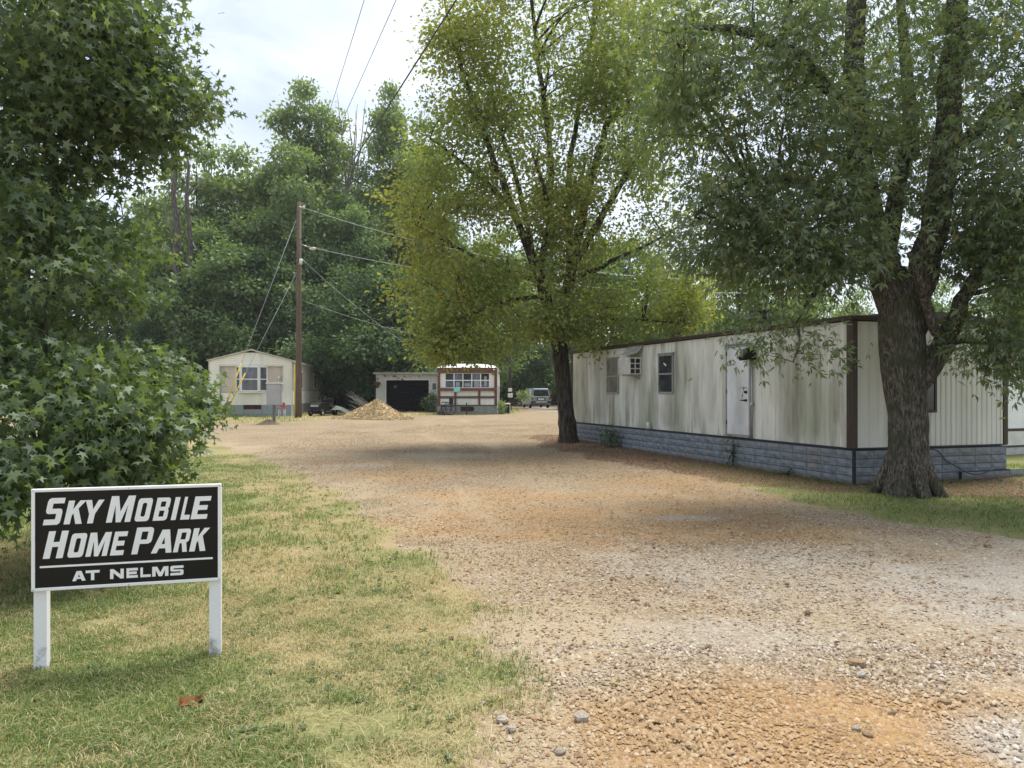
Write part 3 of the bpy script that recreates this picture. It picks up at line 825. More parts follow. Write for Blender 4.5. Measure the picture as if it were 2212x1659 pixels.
# skirting: panels of four courses, each course of single rock-faced blocks
def block_mesh(w, h, seed):
    r = random.Random(seed); b = MB()
    nx_, nz_ = 4, 2
    vs, fs = [], []
    for j in range(nz_ + 1):
        for i in range(nx_ + 1):
            e = (i in (0, nx_)) or (j in (0, nz_))
            vs.append((-(.008 if e else .022 + r.uniform(-.008, .012)), w * i / nx_, h * j / nz_))
    for j in range(nz_):
        for i in range(nx_):
            a0 = j * (nx_ + 1) + i
            fs.append((a0, a0 + nx_ + 1, a0 + nx_ + 2, a0 + 1))
    k = len(vs)
    vs += [(.02, 0, 0), (.02, w, 0), (.02, w, h), (.02, 0, h)]
    bot = [i for i in range(nx_ + 1)]; top = [nz_ * (nx_ + 1) + i for i in range(nx_ + 1)]
    fs += [tuple(bot + [k + 1, k]), tuple(top[::-1] + [k + 3, k + 2])]
    lft = [j * (nx_ + 1) for j in range(nz_ + 1)]; rgt = [j * (nx_ + 1) + nx_ for j in range(nz_ + 1)]
    fs += [tuple(lft[::-1] + [k, k + 3]), tuple(rgt + [k + 2, k + 1]), (k, k + 1, k + 2, k + 3)]
    return b.add(vs, fs).mesh('block', BLOCKM)
BW, BH = .405, .153
bms = [block_mesh(BW - .010, BH - .013, i) for i in range(6)]
PW = BW * 4
n_pan = math.ceil((HLEN + .1) / PW)
for p in range(n_pan):
    s0 = -.03 + p * PW; s1 = min(s0 + PW, HLEN + .05)
    zb = tzf(CX - .316 * (s0 + .8), CY + .949 * (s0 + .8))
    MB().box(-.03, .06, s0 + .004, s1 - .004, -.12 + zb, HZ0 - .012).build('skirt_panel', SKIRTBACK, home)
    pan = home.children[-1] if False else C.objects[-1]
    for r_ in range(4):
        for c_ in range(4):
            ss = s0 + c_ * BW + .006
            if ss + BW > s1 + .05: continue
            put('block', bms[(p * 7 + r_ * 3 + c_) % 6], pan, (-.028, ss, .018 + r_ * BH), (0, 0, 0))
def end_panel(x0, cols, rows, z0, dy):
    w = cols * BW
    MB().box(x0 + .003, x0 + w - .003, dy - .03, dy + .05, -.1, z0 + rows * BH - .004).build('skirt_panel', SKIRTBACK, home)
    pan = C.objects[-1]
    for r_ in range(rows):
        for c_ in range(cols):
            put('block', bms[(r_ * 5 + c_ * 2) % 6], pan, (x0 + c_ * BW + BW - .004, dy - .028, z0 + r_ * BH), (0, 0, math.pi / 2))
end_panel(.03, 4, 4, .018, -.012)
end_panel(.03 + 4 * BW, 3, 4, .018, -.012)
end_panel(.03 + 7 * BW, 2, 4, .018, -.012)
end_panel(.03 + 6 * BW, 4, 1, .018, -.075)
b = MB(); b.box(HWID - .03, HWID + .02, .1, HLEN, -.1, HZ0 - .01); b.build('back_skirt', BLOCKM, home)

# window air conditioner in the wall
ac = thing('air_conditioner', 'weathered window air conditioner jutting from the stained wall under a bent sheet', 'air conditioner', (CX, CY, 0), TH)
b = MB(); b.box(-.38, -.018, 8.02, 8.72, 2.165, 2.645, .012); b.build('case', plain('ac_case', (.66, .66, .62), .6, 0, .3, .2, 6), ac)
for k in range(11):
    MB().box(-.394, -.381, 8.06, 8.69, 2.21 + k * .036, 2.23 + k * .036).build('louvre', OFFWHITE, ac)
for i in range(2):
    for j in range(3):
        MB().box(-.345 + i * .16, -.225 + i * .16, 8.012, 8.019, 2.20 + j * .145, 2.315 + j * .145).build('side_grille', DARKMETAL, ac)

# ------------------------------------------------------------------ cream home with the gable, at the end of the drive
FY = 41.0; q = FY / FPX
R7 = math.radians(7.8)
gx0 = (459 - HX) * q
hx, hy = (632 - HX) * q - 4.24 * math.cos(R7), FY - 4.24 * math.sin(R7)
gz0 = tzf(-13.5, 40.8)
cream = thing('cream_mobile_home', 'cream lap-sided mobile home with low gable front and bay window', 'mobile home', (hx, hy, gz0), R7)
CREAM = siding_mat('cream_lap', (.84, .82, .73), .2)
PINK = siding_mat('pale_panel', (.62, .54, .49), .3)
GREYBLUE = siding_mat('grey_skirt', (.30, .33, .36), .5)
U = lambda xz: (xz - 168) * .0040
Vv = lambda yz: (1095 - yz) * .0040
W2, EAVE, PEAK, D2 = 4.24, 2.92, 3.45, 14.2
b = MB(); b.box(.06, W2 - .06, .12, D2 - .06, .0, EAVE - .04); b.prism([(.06, EAVE - .04), (W2 / 2, PEAK - .08), (W2 - .06, EAVE - .04)], 'y', .12, D2 - .06); b.build('wall_core', PINK, cream)
def lap(u0, u1, v0, v1, y=0.0, par=None, mat=None, slope=False):
    """one lap board, thicker at its foot"""
    m_ = MB()
    if slope:
        gi = lambda v: (v - EAVE) / (PEAK - EAVE) * W2 / 2
        a0, a1 = max(.02, gi(v0)), max(.02, gi(v1))
        vs = [(a0, y - .028, v0), (W2 - a0, y - .028, v0), (W2 - a1, y - .006, v1), (a1, y - .006, v1), (a0, y + .05, v0), (W2 - a0, y + .05, v0), (W2 - a1, y + .05, v1), (a1, y + .05, v1)]
    else:
        vs = [(u0, y - .028, v0), (u1, y - .028, v0), (u1, y - .006, v1), (u0, y - .006, v1), (u0, y + .05, v0), (u1, y + .05, v0), (u1, y + .05, v1), (u0, y + .05, v1)]
    m_.add(vs, [(0, 1, 2, 3), (5, 4, 7, 6), (4, 0, 3, 7), (1, 5, 6, 2), (3, 2, 6, 7), (4, 5, 1, 0)])
    return m_.build('siding_board', mat or CREAM, par or cream)
ub0, ub1, vb0, vb1 = U(300), U(1105), Vv(772), Vv(430)
st = .102
v = .60
while v < PEAK - .12:
    v1 = v + st
    if v1 <= vb0 + .02 or (v >= vb1 - .02 and v1 <= EAVE + .02): lap(.02, W2 - .06, v, v1 - .003)
    elif v1 <= vb1 + .02:
        lap(.02, ub0, v, v1 - .003); lap(ub1, W2 - .06, v, v1 - .003)
    else: lap(0, 0, v, v1 - .003, slope=True)
    v = v1
# recessed panelled bay
b = MB(); b.box(ub0 + .004, ub1 - .004, .13, .17, vb0, vb1); b.build('bay_backing', PINK, cream)
k = ub0 + .02
while k < ub1 - .1:
    w = .1
    if not (U(500) < k + w / 2 < U(900)):
        MB().box(k + .004, k + w - .004, .105, .128, vb0 + .002, vb1 - .002, .004).build('bay_board', PINK, cream)
    k += w
b = MB(); b.box(ub0 - .06, ub0, -.035, .12, vb0, vb1); b.box(ub1, ub1 + .06, -.035, .12, vb0, vb1); b.box(ub0 - .06, ub1 + .06, -.035, .12, vb1, vb1 + .05); b.build('bay_trim', OFFWHITE, cream)
# bay window: canted side lights and a big middle light
def bay_light(pts, z0, z1, mid=True, name='window'):
    (x0, y0), (x1, y1) = pts
    d = Vector((x1 - x0, y1 - y0, 0)); Lw = d.length
    o = thing_part = bpy.data.objects.new(name, None); o.location = (x0, y0, 0); o.rotation_euler = (0, 0, math.atan2(d.y, d.x)); link(o, cream)
    f = MB(); t = .06
    f.box(0, t, -.03, .03, z0, z1); f.box(Lw - t, Lw, -.03, .03, z0, z1); f.box(t, Lw - t, -.03, .03, z1 - t, z1); f.box(t, Lw - t, -.03, .03, z0, z0 + t)
    zm = (z0 + z1) / 2 - .02
    if mid: f.box(t, Lw - t, -.028, .028, zm - .02, zm + .025)
    f.build('window_frame', WHITE, o)
    for c0, c1 in (((z0 + t + .002, zm - .022), (zm + .027, z1 - t - .002)) if mid else ((z0 + t + .002, z1 - t - .002),)):
        MB().box(t + .002, Lw - t - .002, -.006, .006, c0, c1).build('pane', GLASSLIT, o)
z0w, z1w = Vv(768), Vv(436)
bay_light(((U(500), .11), (U(570), -.12)), z0w, z1w)
bay_light(((U(572), -.125), (U(800), -.125)), z0w, z1w)
bay_light(((U(803), -.12), (U(903), .09)), z0w, z1w)
b = MB(); b.prism([(U(495), .11), (U(560), -.17), (U(812), -.17), (U(915), .11)], 'z', Vv(790), Vv(772)); b.build('window_sill', OFFWHITE, cream)
b = MB(); b.prism([(U(495), .11), (U(562), -.15), (U(808), -.15), (U(912), .11)], 'z', Vv(434), Vv(424)); b.build('window_head', WHITE, cream)
b = MB(); b.prism([(U(520), .10), (U(572), -.08), (U(800), -.08), (U(893), .10)], 'z', z0w + .01, z0w + .5); b.build('curtain', plain('curtain_cloth', (.42, .42, .4), .9), cream)
# lower: skirt boards, torn vent, roof, trims
for i in range(5):
    lap(.02, U(598) if i in (3, 4) else W2 - .04, .0 + i * .119 - .12 * (i == 0), .119 * (i + 1) - .004, 0, cream, GREYBLUE)
    if i in (3, 4): lap(U(826), W2 - .04, i * .119, .119 * (i + 1) - .004, 0, cream, GREYBLUE)
b = MB(); b.box(U(598), U(826), .05, .09, .36, .6); b.build('vent_opening', plain('rusty_vent', (.09, .04, .03), .9, 0, .1, .4, 4), cream)
b = MB()
for s_ in (-1, 1):
    e = (0 - .10) if s_ < 0 else W2 + .10
    sg = -.025
    b.add([(e, -.12, EAVE + sg), (W2 / 2, -.12, PEAK + .02), (W2 / 2, D2 + .1, PEAK + .02), (e, D2 + .1, EAVE + sg), (e, -.12, EAVE + sg + .06), (W2 / 2, -.12, PEAK + .09), (W2 / 2, D2 + .1, PEAK + .09), (e, D2 + .1, EAVE + sg + .06)],
          [(0, 1, 2, 3), (7, 6, 5, 4), (0, 4, 5, 1), (2, 6, 7, 3), (0, 3, 7, 4)] if s_ < 0 else [(3, 2, 1, 0), (4, 5, 6, 7), (1, 5, 4, 0), (3, 7, 6, 2), (4, 7, 3, 0)])
b.build('roof', plain('pale_roof', (.52, .48, .42), .7, 0, .2, .15, 1), cream)
b = MB(); b.box(-.03, .018, -.04, .06, .0, EAVE - .03); b.box(W2 - .055, W2 - .01, -.05, .05, .0, EAVE - .03); b.build('corner_trim', OFFWHITE, cream)
# side wall towards the drive
for i in range(6):
    MB().box(W2 - .03, W2 + .03 - .006 * 0, .06, D2 - .1, .60 + i * .12, .60 + i * .12 + .112, .012).build('side_board', CREAM, cream)
k = .3
while k < D2 - .3:
    MB().box(W2 - .03, W2 + .012, k, k + 1.1, 1.33, EAVE - .05, .008).build('side_panel', PINK, cream); k += 1.11
for k in (2.6, 9.2):
    f = MB(); f.box(W2 + .013, W2 + .05, k, k + .9, 1.45, 2.45); o = f.build('side_window', WHITE, cream)
    MB().box(W2 + .052, W2 + .058, k + .06, k + .84, 1.52, 2.38).build('pane', GLASS, o)
b = MB(); b.box(W2 - .05, W2 + .01, .06, D2 - .1, -.1, .595); b.build('side_skirt', GREYBLUE, cream)
b = MB(); b.box(W2 + .0, W2 + .1, -.1, D2 + .1, EAVE - .05, EAVE - .004); b.build('gutter', OFFWHITE, cream)
# meter on the bay wall with its cable
b = MB(); b.tube([(U(1050), .10, Vv(582)), (U(1050), .0, Vv(582))], [.085, .075], 16); b.tube([(U(1050), .03, Vv(582)), (U(1042), .06, Vv(700)), (U(1030), .06, Vv(830))], .02, 6); b.build('electric_meter', OFFWHITE, cream)

# ------------------------------------------------------------------ pale garage with the black door
GYp = 46.5; q = GYp / FPX
X2 = lambda xz, Y: ((1050 + xz * .29385) * .72 - HX) / FPX * Y
gz1 = tzf(-5.5, GYp)
garage = thing('garage', 'low pale garage with a wide black door beside the small trailer', 'garage', (X2(265, GYp), GYp, gz1))
s = .29385 * .72 * q
GW, GH = (905 - 265) * s, 2.28
PLAST = siding_mat('garage_wall', (.58, .58, .53), .3)
GDOOR = plain('garage_door_black', (.006, .006, .007), .85, 0, .1, .2, 3)
d0, d1, dh = (370 - 265) * s, (805 - 265) * s, 1.93
b = MB(); b.box(0, d0, 0, .15, -.1, GH); b.box(d1, GW, 0, .15, -.1, GH); b.box(d0, d1, .0, .15, dh, GH); b.box(0, .15, .152, 6, -.1, GH); b.box(GW - .15, GW, .152, 6, -.1, GH); b.box(.16, GW - .16, 5.85, 6, -.1, GH)
b.build('wall', PLAST, garage)
b = MB(); b.prism([(-.12, -.25), (GW + .1, -.25), (GW + .1, 6.1), (-.12, 6.1)], 'z', GH + .003, GH + .12); b.build('roof', plain('garage_roof', (.36, .34, .31), .85, 0, .15, .25, 1.5), garage)
b = MB(); b.box(d0 - .06, d0 - .003, -.03, .05, -.05, dh + .06); b.box(d1 + .003, d1 + .06, -.03, .05, -.05, dh + .06); b.box(d0 - .003, d1 + .003, -.03, .05, dh + .003, dh + .06); b.build('door_frame', OFFWHITE, garage)
for i in range(5):
    b = MB(); hh = dh / 5
    b.box(d0 + .01, d1 - .01, .09, .13, i * hh + .005, (i + 1) * hh - .008, .012)
    b.build('door_panel', GDOOR, garage)
f = MB(); x0, x1, z0_, z1_ = (842 - 265) * s, (880 - 265) * s, (810 - 580) * s, (810 - 515) * s
f.box(x0 - .05, x1 + .05, -.03, .05, z0_ - .05, z1_ + .05); w_ = f.build('window', OFFWHITE, garage)
MB().box(x0, x1, -.04, -.032, z0_, z1_).build('pane', GLASS, w_)
b = MB(); zt = (810 - 470) * s; b.box(.1, .16, -.35, .0, zt, zt + .05); b.tube([(.13, -.3, zt), (.13, -.3, zt - .18)], .012, 6); b.prism([(.0, zt - .18), (.26, zt - .18), (.32, zt - .3), (.22, zt - .42), (.19, zt - .55), (.08, zt - .55), (.04, zt - .42), (-.06, zt - .3)], 'y', -.42, -.2)
b.build('hanging_bracket', plain('rusty_iron', (.11, .055, .025), .9, .2, .2, .4, 5), garage)

# ------------------------------------------------------------------ small brown-and-white trailer
TY_ = 43.0; q = TY_ / FPX; s = .29385 * .72 * q
tzz = tzf(-2.5, TY_)
tx0 = X2(895, TY_)
tr = thing('small_trailer', 'small white trailer with peeling brown timber framing and a ten-pane window', 'mobile home', (tx0, TY_, tzz))
u = lambda xz: (xz - 895) * s
w = lambda yz: (830 - yz) * s
TW = u(1503)
REDWOOD = wood_mat('peeling_brown_timber', (.11, .045, .032), (.24, .13, .095), 'x', 4)
REDWOODV = wood_mat('peeling_brown_post', (.10, .042, .03), (.20, .10, .075), 'z', 4)
PANEL = siding_mat('white_panel', (.80, .80, .77), .25)
b = MB(); b.box(.04, TW - .04, .10, 11.0, .02, w(385)); b.build('wall_core', PANEL, tr)
# white panels in the timber grid
cols = [(920, 1065), (1085, 1310), (1330, 1475)]
for a0, a1 in cols:
    for c0, c1 in ((735, 668), (643, 590)):
        MB().box(u(a0) + .004, u(a1) - .004, .03, .098, w(c0), w(c1), .006).build('wall_panel', PANEL, tr)
for a0, a1 in ((920, 968), (1428, 1475)):
    MB().box(u(a0) + .004, u(a1) - .004, .03, .098, w(560), w(410), .006).build('wall_panel', PANEL, tr)
for a0, a1, c0, c1 in ((895, 920, 735, 590), (1065, 1085, 735, 590), (1310, 1330, 735, 590), (1475, 1503, 735, 590), (895, 920, 560, 410), (1475, 1503, 560, 410)):
    MB().box(u(a0) + .002, u(a1) - .002, -.04, .10, w(c0), w(c1), .008).build('timber_post', REDWOODV, tr)
MB().box(u(895), u(1503), -.13, .10, w(589), w(561), .012).build('timber_ledge', REDWOOD, tr)
for a0, a1 in cols:
    MB().box(u(a0) + .003, u(a1) - .003, -.02, .10, w(666), w(645), .006).build('timber_rail', plain('grey_rail', (.13, .10, .085), .8), tr)
for i in range(3):
    hh = (409 - 355) / 3
    MB().box(u(895) - .01 * i, u(1503) + .01, -.05 - .012 * i, .10, w(409 - i * hh), w(409 - (i + 1) * hh) - .006, .008).build('header_plank', REDWOOD, tr)
# ten-pane window
a0, a1 = 968, 1428
f = MB(); f.box(u(a0), u(a1), .02, .06, w(560), w(554)); f.box(u(a0), u(a1), .02, .06, w(414), w(409)); f.box(u(a0) + .001, u(a1) - .001, .012, .058, w(487), w(478))
for i in range(6):
    xx = a0 + 3 + (a1 - a0 - 6) * i / 5
    f.box(u(xx - 4.5), u(xx + 4.5), .0, .066, w(560), w(409))
win = f.build('window', WHITE, tr)
for i in range(5):
    xa = a0 + 3 + (a1 - a0 - 6) * i / 5 + 5; xb = a0 + 3 + (a1 - a0 - 6) * (i + 1) / 5 - 5
    for c0, c1 in ((553.5, 487.5), (477.5, 414.5)):
        MB().box(u(xa), u(xb), .036, .044, w(c0), w(c1)).build('pane', GLASSLIT if (i + (c0 > 500)) % 2 else GLASS, win)
for i, (xa, xb, c0, c1) in enumerate(((1080, 1120, 550, 500), (1170, 1230, 545, 510), (1268, 1325, 553, 490), (1370, 1395, 540, 440))):
    MB().box(u(xa), u(xb), .028, .034, w(c0), w(c1)).build('curtain', plain('pale_curtain_%d' % i, (.30, .32, .34), .9), win)
# curved white roof: a barrel that rounds down at the front
rows_ = []
for yy, k in ((-.14, 0), (-.05, .35), (.25, .72), (.8, .93), (1.6, 1.0), (11.1, 1.0)):
    row = []
    for i in range(13):
        t = i / 12; xx = -.06 + (TW + .12) * t
        hgt = w(355) + .015 + k * .27 * min(1, math.sin(math.pi * t) ** .45 if 0 < t < 1 else 0)
        row.append((xx, yy, hgt))
    rows_.append(row)
b = MB(); vs = [p for r in rows_ for p in r]; n = 13
fs = [(i * n + j, i * n + j + 1, (i + 1) * n + j + 1, (i + 1) * n + j) for i in range(len(rows_) - 1) for j in range(n - 1)]
b.add(vs, fs, True); b.add([(-.06, -.14, w(355) + .012), (TW + .06, -.14, w(355) + .012), (TW + .06, 11.1, w(355) + .012), (-.06, 11.1, w(355) + .012)], [(3, 2, 1, 0)])
b.add([rows_[-1][j] for j in range(n)], [tuple(range(n))])
b.build('roof', plain('white_roof', (.8, .8, .78), .5, 0, .3, .06, 1), tr)
b = MB(); b.tube([(u(1470), -.06, w(372)), (u(1470), -.16, w(372))], .05, 10); b.build('porch_light', WHITE, tr)
b = MB(); b.box(TW + .005, TW + .05, -.07, .03, .0, w(352)); b.build('downpipe', OFFWHITE, tr)
# stone-pattern skirt
SKG = siding_mat('grey_skirt_blocks', (.33, .33, .32), .6)
for r_ in range(6):
    hh = w(735) / 6; x = u(895) + (0 if r_ % 2 else -.2)
    while x < TW - .02:
        xa, xb = max(u(895), x), min(TW, x + .44)
        hole = (u(1125) < (xa + xb) / 2 < u(1270)) and 2 <= r_ <= 4
        if xb - xa > .05 and not hole:
            MB().box(xa + .005, xb - .005, -.01 - random.uniform(0, .012), .10, r_ * hh + (.003 if r_ else -.08), (r_ + 1) * hh - .007, .008).build('block', SKG, tr)
        x += .44
b = MB(); b.box(u(1125), u(1270), .06, .1, w(800), w(752)); b.build('vent_opening', plain('vent_board', (.09, .055, .05), .9, 0, .1, .3, 4), tr)
MB().box(u(895) - .01, TW + .01, -.035, .10, w(741), w(733), .004).build('skirt_cap', DARKMETAL, tr)

# ------------------------------------------------------------------ white trailer at the edge of the frame
wt = thing('white_trailer', 'plain white trailer just past the corrugated end of the stained home', 'mobile home', (12.35, 19.9, 0), TH + math.radians(4))
for i in range(10):
    MB().box(i * 1.2 + .003, i * 1.2 + 1.197, -.012, .05, .72, 2.55, .006).build('siding_panel', WHITE, wt)
b = MB(); b.box(0, 12, .055, 4, .05, 2.6); b.build('wall_core', WHITE, wt)
MB().box(-.05, 12.05, -.06, .05, .66, .715, .006).build('sill_trim', BROWN, wt)
for i in range(8):
    MB().box(i * 1.5 + .003, i * 1.5 + 1.495, -.04, .05, .28, .655, .006).build('skirt_panel', OFFWHITE, wt)
MB().box(-.03, 12.03, -.05, .05, .235, .275, .006).build('skirt_rail', BROWN, wt)
MB().box(0, 12, -.03, .05, -.05, .23).build('footing', plain('pale_footing', (.5, .5, .48), .9), wt)
b = MB(); b.prism([(-.08, 2.56), (-.08, 2.66), (2, 2.86), (4.1, 2.66), (4.1, 2.56)], 'x', -.1, 12.1); b.build('roof', WHITE, wt)
b = MB(); b.box(-.1, 12.1, -.12, -.085, 2.5, 2.66); b.build('roof_edge_trim', plain('bluish_trim', (.45, .5, .56), .5), wt)
# ------------------------------------------------------------------ trees
def unit(v): return v / np.maximum(np.linalg.norm(v, axis=-1, keepdims=True), 1e-9)
OVATE = (np.array([(0, 0, 0), (.3, .24, .05), (.68, .2, .02), (1, 0, -.1), (.68, -.2, .02), (.3, -.24, .05)]), [(0, 3, 2, 1), (0, 5, 4, 3)])
OVATE3 = (np.concatenate([np.array([(0, 0, 0), (.45, .2, .04), (1, 0, -.12), (.45, -.2, .04)]),
                         np.array([(.1, .05, 0), (.5, .42, .0), (.72, .66, -.15), (.28, .46, 0)]),
                         np.array([(.1, -.05, 0), (.5, -.42, .0), (.72, -.66, -.15), (.28, -.46, 0)])]), [(0, 3, 2, 1), (4, 5, 6, 7), (8, 11, 10, 9)])
SIMPLE = (np.array([(0, 0, 0), (.5, .3, .03), (1, 0, -.08), (.5, -.3, .03)]), [(0, 3, 2, 1)])
def _star():
    pts = [(0.0, 0.0, 0.0)]
    tips = [(-132, .66), (-66, .95), (0, 1.08), (66, .95), (132, .66)]
    ring = []
    for i, (a, r) in enumerate(tips):
        if i:
            am = (tips[i - 1][0] + a) / 2
            ring.append((am, .36))
        ring.append((a, r))
    out = []
    for a, r in ring:
        t = math.radians(a)
        out.append((r * math.cos(t) + .12, r * math.sin(t), -.16 * r * r + .03))
    out.append((-.14, 0, .02))
    pts += out
    n = len(out)
    # kites: centre, notch, tip, notch -> quads
    idx = list(range(1, n + 1))
    fs = [(0, 10, 1, 2), (0, 2, 3, 4), (0, 4, 5, 6), (0, 6, 7, 8), (0, 8, 9, 10)]
    return np.array(pts), fs
STAR = _star()

def leaf_arrays(pos, out_dir, size, tmpl, droop=.3, flat=.8):
    N = len(pos)
    ax = unit(out_dir * 1.0 + rng.normal(0, .75, (N, 3)) + np.array([0, 0, -droop]))
    nr = rng.normal(0, .55, (N, 3)) + np.array([0, 0, flat])
    nr = unit(nr - ax * (nr * ax).sum(1, keepdims=True))
    bi = np.cross(nr, ax)
    s = np.broadcast_to(np.asarray(size), (N,))
    T, Fc = tmpl
    V = pos[:, None] + s[:, None, None] * (T[None, :, 0, None] * ax[:, None] + T[None, :, 1, None] * bi[:, None] + T[None, :, 2, None] * nr[:, None])
    return V, (ax, bi, nr, s)

def leaf_mesh(name, V, tmpl, mat, tint=None):
    N, k = V.shape[:2]
    F = (np.arange(N)[:, None, None] * k + np.array(tmpl[1])[None]).reshape(-1, len(tmpl[1][0]))
    me = raw_mesh(name, V.reshape(-1, 3), F)
    if tint is not None: attr(me, 'tint', np.repeat(tint, k))
    me.materials.append(mat)
    return me

def poly_resample(pts, n):
    pts = np.array([tuple(p) for p in pts], float)
    d = np.concatenate([[0], np.cumsum(np.linalg.norm(np.diff(pts, axis=0), axis=1))])
    t = np.linspace(0, d[-1], n)
    out = np.stack([np.interp(t, d, pts[:, i]) for i in range(3)], 1)
    # light smoothing
    for _ in range(3):
        out[1:-1] = .25 * out[:-2] + .5 * out[1:-1] + .25 * out[2:]
    return out

def sample_blobs(blobs, shell=.5, keep=None):
    """cluster centres in ellipsoids ((cx,cy,cz),(rx,ry,rz),n); shell pushes them outwards"""
    P, O = [], []
    for c, r, n in blobs:
        d = unit(rng.normal(0, 1, (n, 3)))
        rad = rng.random(n) ** (1 / 3 * (1 - shell) + .12 * shell)
        p = np.array(c) + d * rad[:, None] * np.array(r)
        P.append(p); O.append(unit(d * rad[:, None] * np.array(r) + .3 * (p - np.array(c))))
    P = np.concatenate(P); O = np.concatenate(O)
    if keep is not None:
        k = keep(P); P, O = P[k], O[k]
    return P, O

def tree(name, label, base, limbs, blobs, leaves_per, lsize, tmpl, leafm, barkm, group=None, hubs=40, spread=(.35, .35, .22), shell=.5,
         keep=None, tint=None, big=0, leaf_name='leaf', droop=.3, flat=.8, trunk_k=14, twig=.012, hub_r=.05, cat='tree'):
    """limbs: list of (name, [points], [radii]); first one is the trunk"""
    t = thing(name, label, cat, base, 0, group)
    B = np.array(base, float)
    skel = []
    for i, (nm, pts, rad) in enumerate(limbs):
        n = max(6, int(2 + 3.2 * len(pts))) if i else 26
        pp = poly_resample(pts, n)
        cp = np.array([tuple(p) for p in pts], float)
        dl = np.concatenate([[0], np.cumsum(np.linalg.norm(np.diff(cp, axis=0), axis=1))])
        xp = dl / dl[-1] if len(rad) == len(pts) else np.linspace(0, 1, len(rad))
        rr = np.interp(np.linspace(0, 1, n), xp, rad)
        if i: pp[1:] += rng.normal(0, 1, pp[1:].shape) * np.minimum(rr[1:] * .35, .022)[:, None]
        b = MB()
        if i == 0 and trunk_k >= 20:
            # ridged bark: many rings, furrows running up the stem
            pf = poly_resample(pts, 80); rf = np.interp(np.linspace(0, 1, 80), xp, rad)
            b.tube(pf - B, list(rf), 84)
            vv = np.array(b.v); cc = np.repeat(pf - B, 84, 0); an = np.tile(np.arange(84) * 2 * np.pi / 84, 80)
            zz_ = vv[:, 2]
            rid = np.abs(fbm(an * 4.2 + .35 * np.sin(zz_ * 2.2), zz_ * 1.7, 3) - .5) * 2
            lob = .05 * np.sin(an * 5 + .6) * np.exp(-zz_ / .5) + .03 * np.sin(an * 3 + zz_ * .8)
            vv = cc + (vv - cc) * (1 + .10 * (rid - .35) + lob)[:, None]
            b.v = [tuple(p) for p in vv]
        else:
            b.tube(pp - B, list(rr), trunk_k if i == 0 else 9, jit=.06 if i == 0 else .05)
        b.build(nm, barkm, t)
        lo = 0 if i else int(n * .7)
        skel.append(np.concatenate([poly_resample(pp[lo:], 26), np.repeat(rr[-1:], 26)[:, None]], 1))
    S = np.concatenate(skel)[:, :3]
    P, O = sample_blobs(blobs, shell, keep)
    # hubs: secondary branches from the limbs to spots inside the crown
    hub_i = rng.choice(len(P), min(hubs, len(P)), replace=False)
    br = MB(); H = [S]
    for hi in hub_i:
        p = P[hi] - O[hi] * .5
        cost = np.linalg.norm(S - p, axis=1) + .9 * np.maximum(S[:, 2] - p[2] + .2, 0)
        a = S[np.argmin(cost)]
        if np.linalg.norm(p - a) < .25: continue
        mid = (a + p) / 2 + np.array([0, 0, .10 * np.linalg.norm(p - a)]) + rng.normal(0, .06, 3) * np.linalg.norm(p - a)
        pl = poly_resample([a, mid, p], 8)
        L_ = np.linalg.norm(p - a)
        r0 = min(hub_r, .012 + .016 * L_)
        br.tube(pl - B, list(np.linspace(r0, twig, 8)), 6, False)
        H.append(poly_resample(pl, 14)[3:])
    Hh = np.concatenate(H)
    tw = MB()
    for i in range(len(P)):
        p = P[i]
        dd = np.linalg.norm(Hh - p, axis=1) + .5 * np.maximum(Hh[:, 2] - p[2], 0)
        a = Hh[np.argmin(dd)]
        L_ = np.linalg.norm(p - a)
        if L_ < .12 or L_ > 4: continue
        mid = (a + p) / 2 + np.array([0, 0, .08 * L_]) + rng.normal(0, .05, 3) * L_
        tw.tube(poly_resample([a, mid, p], 5) - B, [twig, twig * .8, twig * .65, twig * .5, twig * .3], 4, False)
    if br.f: tag(br.build('limb_work', barkm, t), kind='stuff')
    if tw.f: tag(tw.build('twig_work', barkm, t), kind='stuff')
    N = len(P) * leaves_per
    ci = np.repeat(np.arange(len(P)), leaves_per)
    off = rng.normal(0, 1, (N, 3)) * np.array(spread)
    pos = P[ci] + off
    V, fr = leaf_arrays(pos - B, O[ci] * .5 + unit(off) * .7, lsize * rng.uniform(.5, 1.3, N), tmpl, droop, flat)
    tv = tint(pos) if tint is not None else None
    sel = np.zeros(N, bool)
    if big:
        d = np.linalg.norm(pos - np.array([0, 0, EYE]), axis=1)
        inv = (np.abs(pos[:, 0]) < .655 * pos[:, 1]) & (np.abs(pos[:, 2] - EYE) < .49 * pos[:, 1])
        # thinned along the outside so that single leaves can be picked apart
        sc_ = np.where(inv, d + rng.uniform(0, 1.2, N), 1e6)
        sel[np.argsort(sc_)[:big]] = True
        base_me = leaf_mesh(leaf_name, tmpl[0][None], tmpl, leafm, np.zeros(1) if tint is not None else None)
        ax, bi, nr, s_ = fr
        for j in np.nonzero(sel)[0]:
            o = bpy.data.objects.new(leaf_name, base_me)
            mw = Matrix(((ax[j, 0], bi[j, 0], nr[j, 0], 0), (ax[j, 1], bi[j, 1], nr[j, 1], 0), (ax[j, 2], bi[j, 2], nr[j, 2], 0), (0, 0, 0, 1)))
            o.matrix_local = Matrix.Translation(Vector(pos[j] - B)) @ mw @ Matrix.Scale(float(s_[j]), 4)
            C.objects.link(o); o.parent = t
    crown = put('crown', leaf_mesh('crown', V[~sel], tmpl, leafm, tv[~sel] if tv is not None else None), t)
    tag(crown, kind='stuff')
    return t

